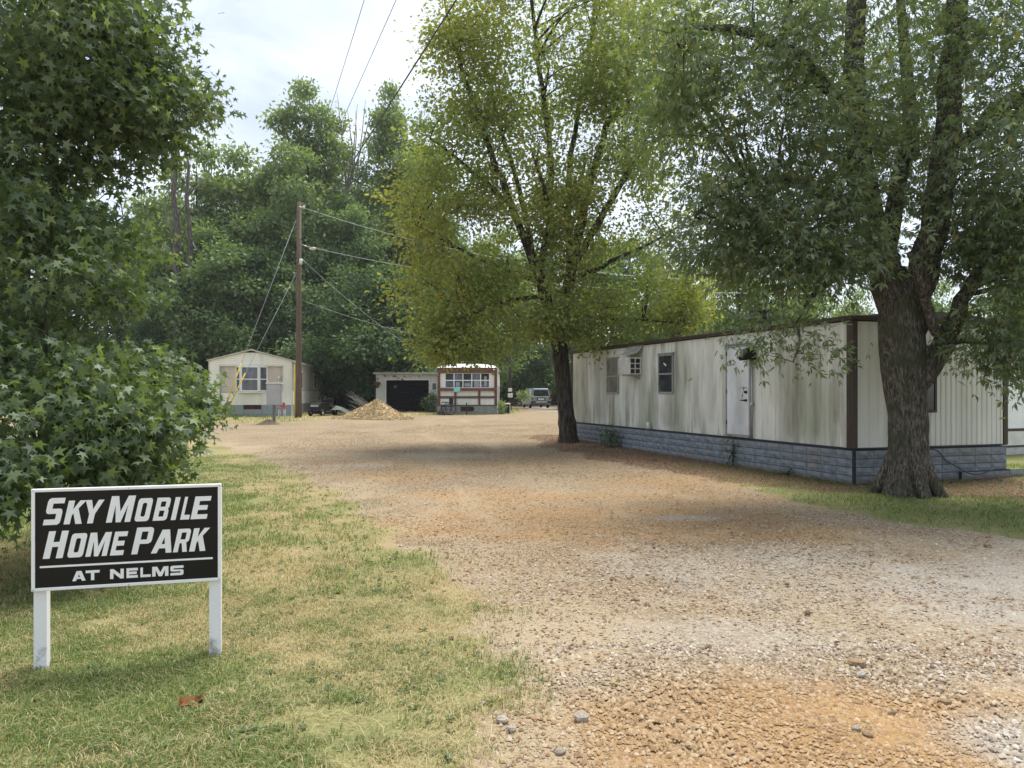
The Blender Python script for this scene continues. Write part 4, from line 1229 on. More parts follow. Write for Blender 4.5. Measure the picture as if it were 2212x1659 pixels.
BARK_GREY = bark_mat('grey_bark', (.036, .032, .026), (.215, .19, .16), 13, (.055, .065, .036))
BARK_DARK = bark_mat('dark_bark', (.028, .023, .019), (.11, .092, .075), 5)
BARK_SNAG = bark_mat('snag_bark', (.05, .045, .04), (.19, .175, .16), 4)
BARK_PALE = bark_mat('weathered_bark', (.10, .095, .088), (.30, .28, .26), 4)
GUM = leaf_mat('gum_leaf', [(0, (.07, .115, .052)), (.5, (.115, .17, .07)), (.88, (.165, .23, .085)), (1, (.24, .30, .10))], .45, .25)
MAPLE = leaf_mat('maple_leaf', [(0, (.10, .145, .072)), (.5, (.145, .20, .092)), (.93, (.19, .25, .11)), (.97, (.22, .22, .07)), (1, (.34, .31, .11))], .45, .25)
ELM = leaf_mat('elm_leaf', [(0, (.17, .225, .07)), (.5, (.24, .30, .095)), (1, (.31, .365, .12))], .5, .15,
               tint=[(0, (.25, .285, .075)), (.5, (.33, .345, .09)), (.92, (.43, .40, .11)), (1, (.40, .29, .10))])
WOOD_A = leaf_mat('wood_leaf', [(0, (.095, .16, .066)), (.5, (.15, .23, .094)), (1, (.21, .295, .12))], .38, .2)
WOOD_B = leaf_mat('wood_leaf_bright', [(0, (.14, .21, .08)), (.5, (.21, .29, .11)), (1, (.28, .36, .145))], .42, .2)
WOOD_C = leaf_mat('wood_leaf_dark', [(0, (.045, .085, .036)), (.5, (.078, .135, .052)), (1, (.12, .19, .07))], .34, .2)

# --- big forked tree before the end of the stained home
BX, BY = 6.47, 12.6
def bt(xd, yd, Y=BY): return tuple(at(xd, yd, Y))
TB = (BX, BY, 0.0)
flare = [(BX, BY, -.12), (BX, BY, .10), (BX + .02, BY, .38), (BX + .0, BY, .8), (BX + .0, BY, 1.3), bt(1952, 790), bt(1948, 700), bt(1948, 640), bt(1950, 600), bt(1952, 575)]
limbs = [('trunk', flare, [.45, .39, .34, .305, .30, .335, .355, .31, .17, .03]),
         ('stem', [bt(1955, 790), bt(1932, 660), bt(1900, 540, 12.7), bt(1868, 430, 12.9), bt(1845, 200, 13.1), bt(1850, -60, 13.4), bt(1860, -420, 13.6)], [.15, .27, .25, .21, .18, .15, .06]),
         ('stem', [bt(1955, 790), bt(1974, 660, 12.5), bt(2008, 530, 12.3), bt(2035, 400, 12.1), bt(2048, 200, 12.0), bt(2075, 0, 11.9), bt(2090, -380, 11.8)], [.15, .25, .22, .20, .18, .155, .05]),
         ('stem', [bt(1912, 560, 12.8), bt(1950, 380, 13.2), bt(1968, 230, 13.5), bt(1945, 0, 13.8), bt(1930, -300, 14)], [.16, .13, .11, .075, .03]),
         ('limb', [bt(1968, 860), bt(2015, 795, 12.5), bt(2048, 725, 12.4), bt(2080, 640, 12.2), bt(2160, 520, 11.9), bt(2260, 380, 11.6)], [.10, .18, .165, .11, .08, .03]),
         ('limb', [bt(2025, 720, 12.2), bt(1998, 640, 12.0), bt(1975, 580, 11.9), bt(1965, 545, 11.8)], [.085, .075, .06, .04]),
         ('limb', [bt(1880, 470, 12.9), bt(1760, 400, 12.6), bt(1650, 380, 12.4), bt(1560, 410, 12.2), bt(1500, 470, 12)], [.12, .09, .07, .045, .02]),
         ('limb', [bt(1850, 250, 13), bt(1730, 120, 12.4), bt(1600, 60, 12), bt(1480, 60, 11.6)], [.13, .10, .07, .02]),
         ('limb', [bt(2045, 330, 12), bt(2150, 240, 11.5), bt(2260, 180, 11)], [.12, .09, .03]),
         ('limb', [bt(1900, 560, 12.8), bt(1800, 600, 12.2), bt(1740, 650, 12.0), bt(1720, 700, 11.9)], [.08, .06, .035, .015]),
         ('limb', [bt(1860, 380, 13), bt(1790, 330, 14.2), bt(1700, 290, 15.2)], [.11, .08, .03]),
         ('limb', [bt(2050, 740, 12.4), bt(2110, 735, 12.1), bt(2160, 770, 11.9), bt(2190, 820, 11.8)], [.06, .045, .03, .015])]
def bl(xd, yd, Y, rx, rz, n, ry=None):
    p = at(xd, yd, Y); k = Y / FPX
    return (tuple(p), (rx * k, ry or .5 * (rx + rz) * k, rz * k), n)
blobs = [bl(1600, 240, 12.4, 200, 190, 46), bl(1560, 470, 12.2, 130, 130, 22), bl(1720, 500, 12.4, 170, 100, 30), bl(1760, 300, 12.8, 130, 230, 24, 1.6), bl(1930, 260, 14.4, 170, 200, 30, .9), bl(1780, 60, 12.8, 260, 160, 40, 2.4),
         bl(2120, 260, 11.8, 190, 260, 72, 2.0), bl(2110, 470, 11.9, 130, 110, 28), bl(2200, 590, 11.6, 90, 130, 26), bl(1800, 545, 11.7, 90, 40, 9), bl(1800, 420, 11.6, 60, 60, 5), bl(1740, 580, 11.9, 110, 32, 9),
         bl(2165, 740, 11.7, 60, 50, 9), bl(2180, 800, 11.6, 40, 30, 4), bl(2030, -150, 12.4, 420, 180, 60, 3.0), bl(1480, 110, 11.9, 110, 140, 18),
         bl(1650, 700, 11.8, 20, 14, 1), bl(1735, 725, 11.7, 30, 18, 1), bl(1770, 770, 11.7, 20, 12, 1), bl(1640, 765, 11.8, 10, 8, 1), bl(1690, 655, 11.8, 40, 10, 1),
         bl(2700, 300, 12, 350, 350, 50, 2.5), bl(2350, 560, 12.2, 180, 200, 26)]
tree('forked_tree', 'big forked tree with mossy grey trunk at the corner of the stained home', TB, limbs, blobs, 86, .132, OVATE3, MAPLE, BARK_GREY, hubs=90,
     spread=(.30, .30, .20), shell=.35, big=280, droop=.75, flat=.7, trunk_k=22, twig=.010, hub_r=.05,
     keep=lambda P: ~((np.abs(HX + P[:, 0] / P[:, 1] * FPX - 1968) < 92) & (np.abs(HY - (P[:, 2] - EYE) / P[:, 1] * FPX - 590) < 150) & (P[:, 1] < 13.3)))
bigtree = C.objects['forked_tree'] if 'forked_tree' in C.objects else None
# root flare ribs
for a, ln in ((-2.3, .62), (-.8, .64), (.25, .6), (-1.55, .58), (2.6, .58), (1.4, .56)):
    b = MB(); cxr, cyr = math.cos(a), math.sin(a)
    b.tube([(cxr * .24, cyr * .24, .66), (cxr * .33, cyr * .33, .30), (cxr * .46, cyr * .46, .08), (cxr * ln, cyr * ln, -.07)], [.09, .12, .10, .04], 8, jit=.08)
    b.build('root', BARK_GREY, bigtree)

# --- yellowing multi-stemmed tree at the far end of the stained home
EX, EY_ = (1228 - HX) / FPX * 24.4, 24.4
def et(xd, yd, Y=EY_): return tuple(at(xd, yd, Y))
EB = (EX, EY_, tzf(EX, EY_))
limbs = [('trunk', [(EX + .02, EY_, EB[2] - .15), (EX, EY_, EB[2] + .12), et(1222, 880), et(1212, 780), et(1206, 700)], [.40, .31, .25, .25, .28]),
         ('stem', [et(1204, 730), et(1188, 660), et(1160, 590, 24.2), et(1120, 480, 24), et(1060, 330, 23.8), et(1000, 160, 23.7), et(960, 0, 23.6)], [.20, .19, .17, .12, .10, .07, .03]),
         ('stem', [et(1212, 730), et(1222, 640), et(1240, 560), et(1262, 440, 24.6), et(1300, 300, 24.8), et(1370, 120, 25), et(1420, -60, 25)], [.20, .20, .18, .13, .10, .07, .03]),
         ('stem', [et(1165, 600, 24.2), et(1185, 480), et(1195, 350), et(1170, 200), et(1150, 20), et(1140, -150)], [.13, .11, .10, .08, .06, .02]),
         ('stem', [et(1235, 590), et(1225, 470, 24.8), et(1230, 340, 25), et(1270, 150, 25.2), et(1290, -40, 25.4)], [.13, .11, .09, .07, .03]),
         ('stem', [et(1160, 590, 24.2), et(1140, 500), et(1120, 400), et(1085, 290), et(1050, 150)], [.10, .09, .075, .06, .025]),
         ('limb', [et(1245, 560), et(1300, 470, 24.4), et(1380, 330, 24.2), et(1440, 200, 24), et(1490, 100, 24)], [.13, .11, .09, .06, .03]),
         ('limb', [et(1250, 600), et(1330, 560, 24), et(1420, 520, 23.6), et(1480, 480, 23.4)], [.08, .06, .04, .02]),
         ('limb', [et(1165, 610), et(1060, 570, 23.8), et(960, 520, 23.4), et(890, 480, 23.2)], [.09, .065, .045, .02]),
         ('limb', [et(1170, 640), et(1080, 650, 23.6), et(990, 690, 23.2), et(930, 730, 23)], [.075, .055, .035, .015]),
         ('limb', [et(1230, 680), et(1310, 690, 24), et(1400, 690, 23.9), et(1480, 700, 24)], [.07, .055, .035, .015]),
         ('limb', [et(1110, 450, 24), et(1010, 360, 23.6), et(930, 300, 23.4)], [.08, .06, .02]),
         ('limb', [et(1195, 520), et(1180, 420, 22.6), et(1150, 330, 21.6)], [.09, .07, .02]),
         ('limb', [et(1225, 520), et(1260, 420, 26), et(1280, 330, 27)], [.09, .07, .02])]
blobs = [bl(1200, 120, 24.4, 260, 190, 170), bl(1010, 100, 23.8, 80, 150, 44), bl(1010, 320, 23.8, 120, 140, 62), bl(1400, 200, 24.6, 150, 230, 130), bl(1180, 350, 24.0, 190, 170, 96),
         bl(930, 470, 23.4, 100, 120, 50), bl(1080, 520, 23.6, 160, 120, 66), bl(1330, 480, 24.2, 190, 150, 84), bl(960, 620, 23.2, 110, 85, 40), bl(1100, 660, 23.4, 150, 75, 42),
         bl(955, 725, 22.9, 55, 40, 22), bl(1015, 748, 22.7, 55, 18, 12), bl(1080, 715, 23.2, 60, 35, 16), bl(1380, 640, 24.0, 150, 70, 56), bl(1300, 720, 23.9, 75, 32, 18), bl(1470, 660, 24.2, 60, 60, 24), bl(1200, 660, 23.6, 60, 70, 16), bl(1230, -120, 24.6, 240, 130, 40)]
def elm_tint(p):
    f = fbm(p[:, 0] * .55 + 3, p[:, 2] * .55, 3)
    xd = HX + p[:, 0] / p[:, 1] * FPX
    s_ = .2 + .5 * sstep(.47, .7, f) + .45 * sstep(1080, 880, xd) * sstep(9.5, 7, p[:, 2]) + .5 * sstep(1400, 1500, xd) * sstep(7.5, 5, p[:, 2])
    return (rng.random(len(p)) < np.clip(s_, 0, .95)).astype(float) * rng.uniform(.5, 1, len(p))
tree('yellowing_tree', 'yellow-green tree with many upswept stems beside the far end of the stained home', EB, limbs, blobs, 112, .14, SIMPLE, ELM, BARK_DARK, hubs=150,
     spread=(.36, .36, .22), shell=.3, tint=elm_tint, droop=.25, flat=.9, trunk_k=16, twig=.011, hub_r=.05,
     keep=lambda P: fbm(P[:, 0] * 1.1, P[:, 2] * 1.1, 2) > .33)

# --- sweetgum by the sign
GX0, GY0 = -6.4, 8.9
def gt(x, y, z): return (x, y, z)
limbs = [('trunk', [gt(GX0, GY0, -.1), gt(GX0, GY0, .3), gt(GX0 + .05, GY0, 2.5), gt(GX0, GY0, 6), gt(GX0, GY0 + .1, 11)], [.34, .25, .21, .15, .04])]
for z, dx, dy, dz in ((1.0, 2.4, -.2, -.1), (1.3, 2.2, -1.3, -.35), (1.6, 2.9, .9, .1), (2.3, 2.2, -.9, .4), (3.0, 2.3, .2, .6), (3.6, 2.4, -.7, 1.0), (4.3, 2.2, .4, 1.2), (5.0, 2.0, -.4, 1.2), (1.9, .6, -2.3, .1), (3.2, .8, -2.2, .7), (5.8, 1.3, -.8, 1.3), (1.1, .4, -2.2, -.3), (1.2, -1.6, -.8, 0), (3, -1.8, .5, .6)):
    limbs.append(('limb', [gt(GX0, GY0, z), gt(GX0 + dx * .36, GY0 + dy * .36, z + dz * .5 + .1), gt(GX0 + dx * .68, GY0 + dy * .68, z + dz * .8)], [.055, .035, .012]))
def gb(xd, yd, Y, rx, rz, n, ry=1.0):
    p = at(xd, yd, Y); k = Y / FPX
    return (tuple(p), (rx * k, ry, rz * k), n)
blobs = [gb(120, 100, 8.0, 250, 170, 89, 1.3), gb(290, 50, 8.6, 80, 100, 20, .7), gb(345, 185, 8.8, 75, 60, 16, .5), gb(425, 225, 9.0, 22, 18, 3, .2), gb(270, 240, 8.4, 100, 110, 35, .8), gb(80, 380, 7.8, 170, 150, 65, 1.2), gb(195, 430, 8.4, 70, 90, 24, .7), gb(225, 560, 8.7, 45, 55, 12, .4), gb(290, 500, 9.0, 20, 60, 5, .3),
         gb(90, 600, 7.6, 150, 120, 49, 1.1), gb(90, 770, 7.4, 130, 90, 40, 1.0), gb(230, 800, 8.6, 60, 40, 16, .5), gb(130, 900, 7.0, 190, 110, 68, .9), gb(60, 1020, 6.6, 130, 80, 35, .7), gb(250, 960, 7.2, 95, 95, 35, .6), gb(300, 840, 9.2, 100, 50, 30, .5), gb(385, 850, 9.8, 50, 45, 14, .4), gb(418, 885, 9.9, 22, 24, 4, .25), gb(370, 905, 9.7, 45, 20, 7, .3), gb(320, 1010, 7.6, 35, 70, 12, .35),
         gb(-150, 300, 8.5, 150, 420, 62, 1.5), gb(-160, 850, 8.2, 160, 160, 35, 1.3), ((GX0, GY0, 8), (2.0, 2.0, 2.6), 50)]
tree('sweetgum_tree', 'sweetgum with drooping star-shaped leaves down to the grass behind the black sign', (GX0, GY0, 0), limbs, blobs, 80, .066, STAR, GUM, BARK_GREY, hubs=110,
     spread=(.20, .18, .125), shell=.25, big=295, droop=.95, flat=.5, twig=.007, hub_r=.03,
     keep=lambda P: (fbm(P[:, 0] * 1.3 + P[:, 1] * .9, P[:, 2] * 1.9 + 4, 2) > .34) & ~((P[:, 0] > -4.6) & (P[:, 2] > 2.1) & (P[:, 2] < 2.7)))

# --- the wood behind the homes: a few kinds, then copies
def wood_kind(H, R, low, n, leafm, seed, ls=.34, col=BARK_DARK, lp=84, pointed=False):
    """one wood tree standing at the origin, as a thing that gets copied"""
    rr = random.Random(seed)
    tpts = [(0, 0, -.3), (0, 0, H * .3), (rr.uniform(-.3, .3), rr.uniform(-.3, .3), H * .65), (rr.uniform(-.4, .4), 0, H * .95)]
    limbs = [('trunk', tpts, [.012 * H + .10, .010 * H + .06, .12, .03])]
    bl_ = []
    nb = n
    lev = 9
    for i in range(lev):
        f = i / (lev - 1)
        z = low + (H - low) * (.06 + .9 * f)
        rad = R * ((1 - f) ** .46 * .95 + .1 if pointed else math.sin(math.pi * (.16 + .76 * f)) ** .8)
        for j in range(4 if f < .9 else 1):
            a = rr.uniform(0, 6.28)
            d = rad * rr.uniform(.3, .95)
            cr = rad * rr.uniform(.30, .52)
            bl_.append(((d * math.cos(a), d * math.sin(a), z + rr.uniform(-.6, .6)), (cr, cr, cr * rr.uniform(.55, .8)), max(3, int(nb * (.5 + rad / R) / 30))))
            if j < 2:
                limbs.append(('limb', [(0, 0, z - .12 * H * (1 - f)), (d * .5 * math.cos(a), d * .5 * math.sin(a), z), (d * 1.1 * math.cos(a), d * 1.1 * math.sin(a), z + .4)], [.09, .05, .02]))
    return tree('wood_tree', 'pending', (0, 0, 0), limbs, bl_, lp, ls, SIMPLE, leafm, col, hubs=26, spread=(.52, .52, .3), shell=.45, droop=.35, flat=.9, trunk_k=9, twig=.02, hub_r=.05)

KINDS = {'tall': (26, 5.6, 6.0, 300, WOOD_B, 1, .34, True), 'round': (18, 5.2, 2.0, 240, WOOD_A, 2, .36, False), 'bright': (17, 4.6, 3.0, 220, WOOD_B, 3, .34, False),
         'dark': (11, 5.4, 1.6, 230, WOOD_C, 4, .30, False), 'slim': (22, 3.2, 4.0, 170, WOOD_A, 5, .34, True), 'bush': (4.2, 2.6, .1, 80, WOOD_C, 6, .24, False), 'low': (9, 4.2, .8, 190, WOOD_B, 8, .28, False)}
protos = {}
for k_, (H, R, lo_, n, lm, sd, ls, pt) in KINDS.items():
    protos[k_] = (wood_kind(H, R, lo_, n, lm, sd, ls, pointed=pt), H, R)
WOODS = 'trees of the wood behind the homes'
used = set()
def plant(kind, xd, ytop, Y, wpx=None, label=None, name='wood_tree', group=WOODS, cat='tree'):
    root, H, R = protos[kind]
    x = (xd - HX) / FPX * Y; zb = tzf(x, Y)
    ht = EYE + (HY - ytop) / FPX * Y - zb
    sz = ht / H
    sr = (wpx / 2 / FPX * Y / R) if wpx else sz
    if kind in used: o = copy_tree(root)
    else: o = root; used.add(kind)
    o.name = name
    o.location = (x, Y, zb - .05); o.rotation_euler = (0, 0, random.uniform(0, 6.28)); o.scale = (sr, sr, sz)
    o['label'] = label; o['category'] = cat; o['group'] = group
    return o
for a in (
    ('tall', 665, 165, 60, 280, 'tall pale-green tree rising above the utility pole'),
    ('tall', 845, 172, 64, 220, 'tall narrow tree beside the bare dead tops'),
    ('round', 430, 400, 70, 260, 'tree in the second row behind the snag'),
    ('round', 540, 395, 72, 260, 'tree in the second row behind the sunlit round trees'),
    ('round', 650, 330, 74, 260, 'tree in the second row behind the tall pale tree'),
    ('round', 760, 350, 74, 260, 'tree in the second row behind the bare dead tops'),
    ('bright', 860, 380, 70, 220, 'tree in the second row behind the narrow tall tree'),
    ('round', 270, 480, 70, 260, 'tree in the second row behind the sweetgum edge'),
    ('round', 165, 470, 60, 280, 'tree of the wood directly behind the sweetgum trunk'),
    ('dark', -90, 560, 56, 320, 'tree of the wood past the sweetgum, nearest its trunk side'),
    ('round', -330, 480, 62, 320, 'tree of the wood further along past the sweetgum'),
    ('bright', -600, 500, 66, 320, 'last tree of the wood past the sweetgum'),
    ('slim', 905, 250, 66, 170, 'tree top between the narrow tall tree and the yellowing tree'),
    ('bright', 425, 328, 58, 240, 'yellow-green round tree behind the dead snag'),
    ('bright', 535, 338, 61, 270, 'sunlit round tree between the snag and the tall pale tree'),
    ('round', 480, 500, 54, 260, 'dense tree hanging over the peak of the cream home'),
    ('round', 600, 470, 56, 240, 'dense tree standing directly behind the brown utility pole'),
    ('dark', 800, 585, 50, 330, 'dark spreading tree hanging over the garage roof'),
    ('round', 745, 420, 58, 220, 'mid-green tree below the bare dead tops'),
    ('round', 350, 430, 62, 240, 'tree behind the drooping sweetgum branch'),
    ('slim', 60, 330, 58, 300, 'tree hidden behind the sweetgum crown'),
    ('dark', 330, 700, 54, 150, 'low dark tree to the side of the cream home'),
    ('dark', 650, 640, 53, 200, 'dark tree over the side wall of the cream home'),
    ('round', 960, 420, 62, 240, 'tree behind the yellow foliage over the garage'),
    ('bright', 1070, 500, 70, 200, 'tree behind the small trailer roof'),
    ('dark', 1130, 640, 80, 170, 'dark tree behind the parked car'),
    ('round', 1180, 520, 86, 190, 'tree at the end of the track beyond the car'),
    ('dark', 1010, 690, 58, 170, 'dark low tree behind the small trailer'),
    ('round', 1300, 480, 60, 240, 'tree behind the yellowing tree and the long roof'),
    ('bright', 1430, 560, 52, 200, 'bright tree over the far part of the long roof'),
    ('low', 1590, 545, 42, 190, 'leafy green tree over the middle of the long roof'),
    ('low', 1730, 600, 40, 190, 'leafy tree behind the flue of the long home'),
    ('low', 1850, 640, 38, 150, 'low tree behind the near corner of the long roof'),
    ('dark', 1500, 640, 46, 170, 'dark tree just above the long roof'),
    ('low', 2010, 620, 40, 170, 'tree seen through the fork of the big tree'),
    ('low', 2170, 600, 36, 190, 'tree above the white trailer'),
    ('round', 2330, 480, 44, 260, 'tree behind the roof of the white trailer'),
    ('dark', 1660, 660, 50, 200, 'dark tree far back over the long roof')):
    plant(a[0], a[1], a[2], a[3], a[4], a[5])
SHRUB_LABELS = ['shrub under the dead twin trunk', 'shrub to the side of the cream home gable', 'dark shrub behind the brush pile', 'shrub behind the cream home roof', 'shrub between brush pile and garage', 'shrub behind the garage roof', 'shrub behind the parked car roof', 'shrub beyond the parked car towards the thin trunk', 'shrub closing the track beyond the car', 'shrub between small trailer and meter pole', 'shrub behind the far end of the long roof', 'shrub behind the sweetgum', 'shrub far behind the sign', 'shrub behind the side wall of the cream home', 'shrub far behind the small trailer']
for i, (xd, yt, Y, wp) in enumerate(((345, 800, 52, 130), (430, 790, 60, 150), (740, 790, 58, 150), (560, 770, 64, 170), (800, 800, 56, 130), (890, 790, 57, 130), (1090, 800, 84, 110), (1200, 790, 88, 110), (1145, 780, 92, 100), (1010, 800, 64, 120), (1290, 760, 70, 160), (220, 800, 56, 190), (60, 780, 50, 220), (700, 800, 66, 120), (960, 780, 68, 140))):
    plant('bush', xd, yt, Y, wp, SHRUB_LABELS[i], 'wood_shrub', 'shrubs along the foot of the wood', 'shrub')

# dead snag with broken limbs, and the bare dead tops
SY = 52.5
def st_(xd, yd, Y=SY): return at(xd, yd, Y)
sn = thing('dead_snag', 'dead broken tree trunk with bare grey limbs left of the cream home', 'tree', (st_(386, 845)[0], SY, tzf(-24, SY)))
sn['label'] = 'dead broken twin trunk with bare grey limbs beside the cream home'
B0 = Vector(sn.location)
def bare(name, pts, rad, par, org, mat=BARK_PALE, Y=SY, k=6):
    pp = [st_(x, y, Y + (pz if len(p) > 2 else 0)) - org for p in pts for (x, y, pz) in [(p + (0,))[:3]]]
    b = MB(); b.tube(pp, rad, k, jit=.06); return b.build(name, mat, par)
bare('trunk', [(386, 870), (383, 760), (387, 660), (379, 560), (384, 500), (374, 420), (380, 370), (372, 325)], [.36, .29, .28, .24, .25, .17, .14, .04], sn, B0, BARK_SNAG, k=10)
bare('trunk', [(405, 870), (410, 740), (404, 640), (412, 520), (403, 430), (408, 360), (398, 305)], [.26, .2, .21, .16, .15, .1, .03], sn, B0, BARK_SNAG, k=10)
for pts in ([(384, 520), (362, 480), (356, 420), (372, 400)], [(402, 500), (425, 540), (440, 550)], [(380, 560), (355, 590)], [(392, 360), (380, 300), (372, 270)], [(398, 340), (412, 290), (410, 255)], [(402, 420), (430, 400), (440, 380)], [(384, 640), (410, 610)], [(380, 470), (402, 440), (420, 460)], [(396, 320), (400, 270)], [(404, 600), (430, 580), (434, 600)]):
    bare('limb', pts, list(np.linspace(.10, .02, len(pts))), sn, B0, BARK_PALE)
dt = thing('dead_saplings', 'pending', 'tree', (0, 0, 0)); bpy.data.objects.remove(dt)
for nm, lb, xs_ in (('bare_tree', 'bare dead tree with thin grey tops between two tall trees', ((742, 330, 735, 260, 728, 200), (757, 400, 766, 300, 772, 225), (770, 380, 782, 290, 790, 215), (762, 330, 756, 280, 750, 235), (775, 420, 800, 330, 812, 260), (765, 360, 770, 290, 768, 240), (778, 330, 792, 280, 800, 240))),
                    ('bare_tree', 'thin bare twigs standing above the yellow-green tree by the snag', ((448, 420, 445, 340, 440, 275), (455, 410, 458, 340, 462, 290), (452, 380, 449, 320, 447, 265)))):
    Yd = 61.0
    x0 = xs_[0][0] + (12 if len(xs_) > 4 else 4)
    og = st_(x0, 845, Yd); og = Vector((og[0], Yd, tzf(og[0], Yd)))
    t = thing(nm, lb, 'tree', og)
    bare('trunk', [(x0, 880), (x0 + 2, 600), (xs_[0][0] + 6, xs_[0][1] + 60)], [.2, .15, .09], t, og, BARK_PALE, Yd)
    for q_ in xs_:
        bare('limb', [(xs_[0][0] + 6, xs_[0][1] + 80), (q_[0], q_[1]), (q_[2], q_[3]), (q_[4], q_[5])], [.07, .055, .04, .016], t, og, BARK_PALE, Yd, 5)
# ------------------------------------------------------------------ black park sign
def gpos(xd, yd):
    x, y = ground_at(xd, yd); return x, y, tzf(x, y)
slx, sly = (69 - HX) / FPX * 4.63, 4.63
srx, sry = (478 - HX) / FPX * 4.91, 4.91
SW = math.hypot(srx - slx, sry - sly); SA = math.atan2(sry - sly, srx - slx)
sign = thing('park_sign', 'black and white park sign on two white posts in the grass', 'sign', (slx, sly, 0), SA)
ZB, ZT = .498, 1.112
SIGNW = plain('sign_white', (.84, .85, .86), .35, 0, .4, .03, 4)
m = M('post_white'); P = m.coords('Object'); n_ = m.noise(9, 5, .65, P); zz = m.sep(P)[2]
df = m.math('MULTIPLY', m.ramp(zz, [(.0, .95), (.10, .75), (.22, 0)]), m.ramp(n_.outputs['Fac'], [(.48, 0), (.62, 1)]))
POSTW = m.bsdf(m.mix(df, m.ramp(m.noise(3, 4, .6, P).outputs['Fac'], [(.3, (.76, .78, .80)), (.7, (.83, .84, .86))]), (.22, .19, .15)), .45, 0, .35)
for x0 in (.004, SW - .074):
    b = MB(); b.box(x0, x0 + .070, .016, .086, -.25, ZT - .03, .005); b.build('post', POSTW, sign)
b = MB(); b.box(.012, SW - .012, -.006, .012, ZB + .012, ZT - .012); board = b.build('board', BLACK, sign)
b = MB(); t = .019
b.box(0, t, -.014, .014, ZB, ZT, .003); b.box(SW - t, SW, -.014, .014, ZB, ZT, .003); b.box(t + .0005, SW - t - .0005, -.014, .014, ZT - t, ZT, .003); b.box(t + .0005, SW - t - .0005, -.014, .014, ZB, ZB + t, .003)
b.build('frame', SIGNW, sign)
for x_, z_ in ((.0095, ZT - .0095), (SW - .0095, ZT - .0095), (.0095, ZB + .0095), (SW - .0095, ZB + .0095), (SW * .5, ZB + .0095), (SW * .5, ZT - .0095)):
    MB().tube([(x_, -.013, z_), (x_, -.0165, z_)], .0035, 8).build('screw', GREYMETAL, sign)
# letters, each cut as its own shape (unit box, x 0..1, y 0..1)
def glyph(ch, wide=False):
    t, u_ = (.345, .205) if not wide else (.24, .26)
    if ch == 'I': return [[(0, 0), (1, 0), (1, 1), (0, 1)]]
    if ch == 'L': return [[(0, 0), (1, 0), (1, u_), (t, u_), (t, 1), (0, 1)]]
    if ch == 'E': return [[(0, 0), (1, 0), (1, u_), (t, u_), (t, .5 - u_ * .48), (.9, .5 - u_ * .48), (.9, .5 + u_ * .52), (t, .5 + u_ * .52), (t, 1 - u_), (1, 1 - u_), (1, 1), (0, 1)]]
    if ch == 'H': return [[(0, 0), (t, 0), (t, .42), (1 - t, .42), (1 - t, 0), (1, 0), (1, 1), (1 - t, 1), (1 - t, .60), (t, .60), (t, 1), (0, 1)]]
    if ch == 'T': return [[(.5 - t / 2, 0), (.5 + t / 2, 0), (.5 + t / 2, 1 - u_), (1, 1 - u_), (1, 1), (0, 1), (0, 1 - u_), (.5 - t / 2, 1 - u_)]]
    if ch == 'K': return [[(0, 0), (t, 0), (t, .36), (.42, .46), (.66, 0), (1.02, 0), (.64, .66), (1.0, 1), (.64, 1), (t, .62), (t, 1), (0, 1)]]
    if ch == 'Y': return [[(.34, 0), (.66, 0), (.66, .40), (1.02, 1), (.70, 1), (.5, .60), (.32, 1), (-.02, 1), (.34, .40)]]
    if ch == 'M':
        s_ = .24 if not wide else .21
        return [[(0, 0), (s_, 0), (s_, .66), (.40, 0), (.60, 0), (1 - s_, .66), (1 - s_, 0), (1, 0), (1, 1), (.70, 1), (.5, .40), (.30, 1), (0, 1)]]
    if ch == 'N': return [[(0, 0), (t, 0), (t, .60), (1 - t, 0), (1, 0), (1, 1), (1 - t, 1), (1 - t, .42), (t, 1), (0, 1)]]
    if ch == 'A': return [[(0, 0), (.28, 0), (.345, .20), (.655, .20), (.72, 0), (1, 0), (.68, 1), (.32, 1)], [(.42, .38), (.5, .68), (.58, .38)]]
    if ch == 'O':
        c = .16
        return [[(c, 0), (1 - c, 0), (1 - c * .3, c * .25), (1, c * .8), (1, 1 - c * .8), (1 - c * .3, 1 - c * .25), (1 - c, 1), (c, 1), (c * .3, 1 - c * .25), (0, 1 - c * .8), (0, c * .8), (c * .3, c * .25)],
                [(t + .06, u_), (t, u_ + .06), (t, 1 - u_ - .06), (t + .06, 1 - u_), (1 - t - .06, 1 - u_), (1 - t, 1 - u_ - .06), (1 - t, u_ + .06), (1 - t - .06, u_)]]
    if ch == 'B':
        return [[(0, 0), (.82, 0), (.95, .04), (1, .12), (1, .42), (.92, .51), (1, .60), (1, .88), (.95, .96), (.82, 1), (0, 1)],
                [(t, .17), (t, .43), (.70, .43), (.70, .17)], [(t, .60), (t, .83), (.70, .83), (.70, .60)]]
    if ch == 'P': return [[(0, 0), (t, 0), (t, .38), (.82, .38), (.96, .43), (1, .53), (1, .86), (.96, .95), (.82, 1), (0, 1)], [(t, .54), (t, .84), (.70, .84), (.70, .54)]]
    if ch == 'R': return [[(0, 0), (t, 0), (t, .38), (.50, .38), (.68, 0), (1.02, 0), (.82, .40), (.97, .47), (1, .56), (1, .86), (.96, .95), (.82, 1), (0, 1)], [(t, .54), (t, .84), (.70, .84), (.70, .54)]]
    if ch == 'S':
        return [[(0, 0), (.84, 0), (.96, .05), (1, .14), (1, .47), (.95, .56), (.84, .60), (t, .60), (t, 1 - u_), (1, 1 - u_), (1, 1), (.16, 1), (.04, .95), (0, .86), (0, .54), (.05, .45), (.16, .41), (1 - t, .41), (1 - t, u_), (0, u_)]]
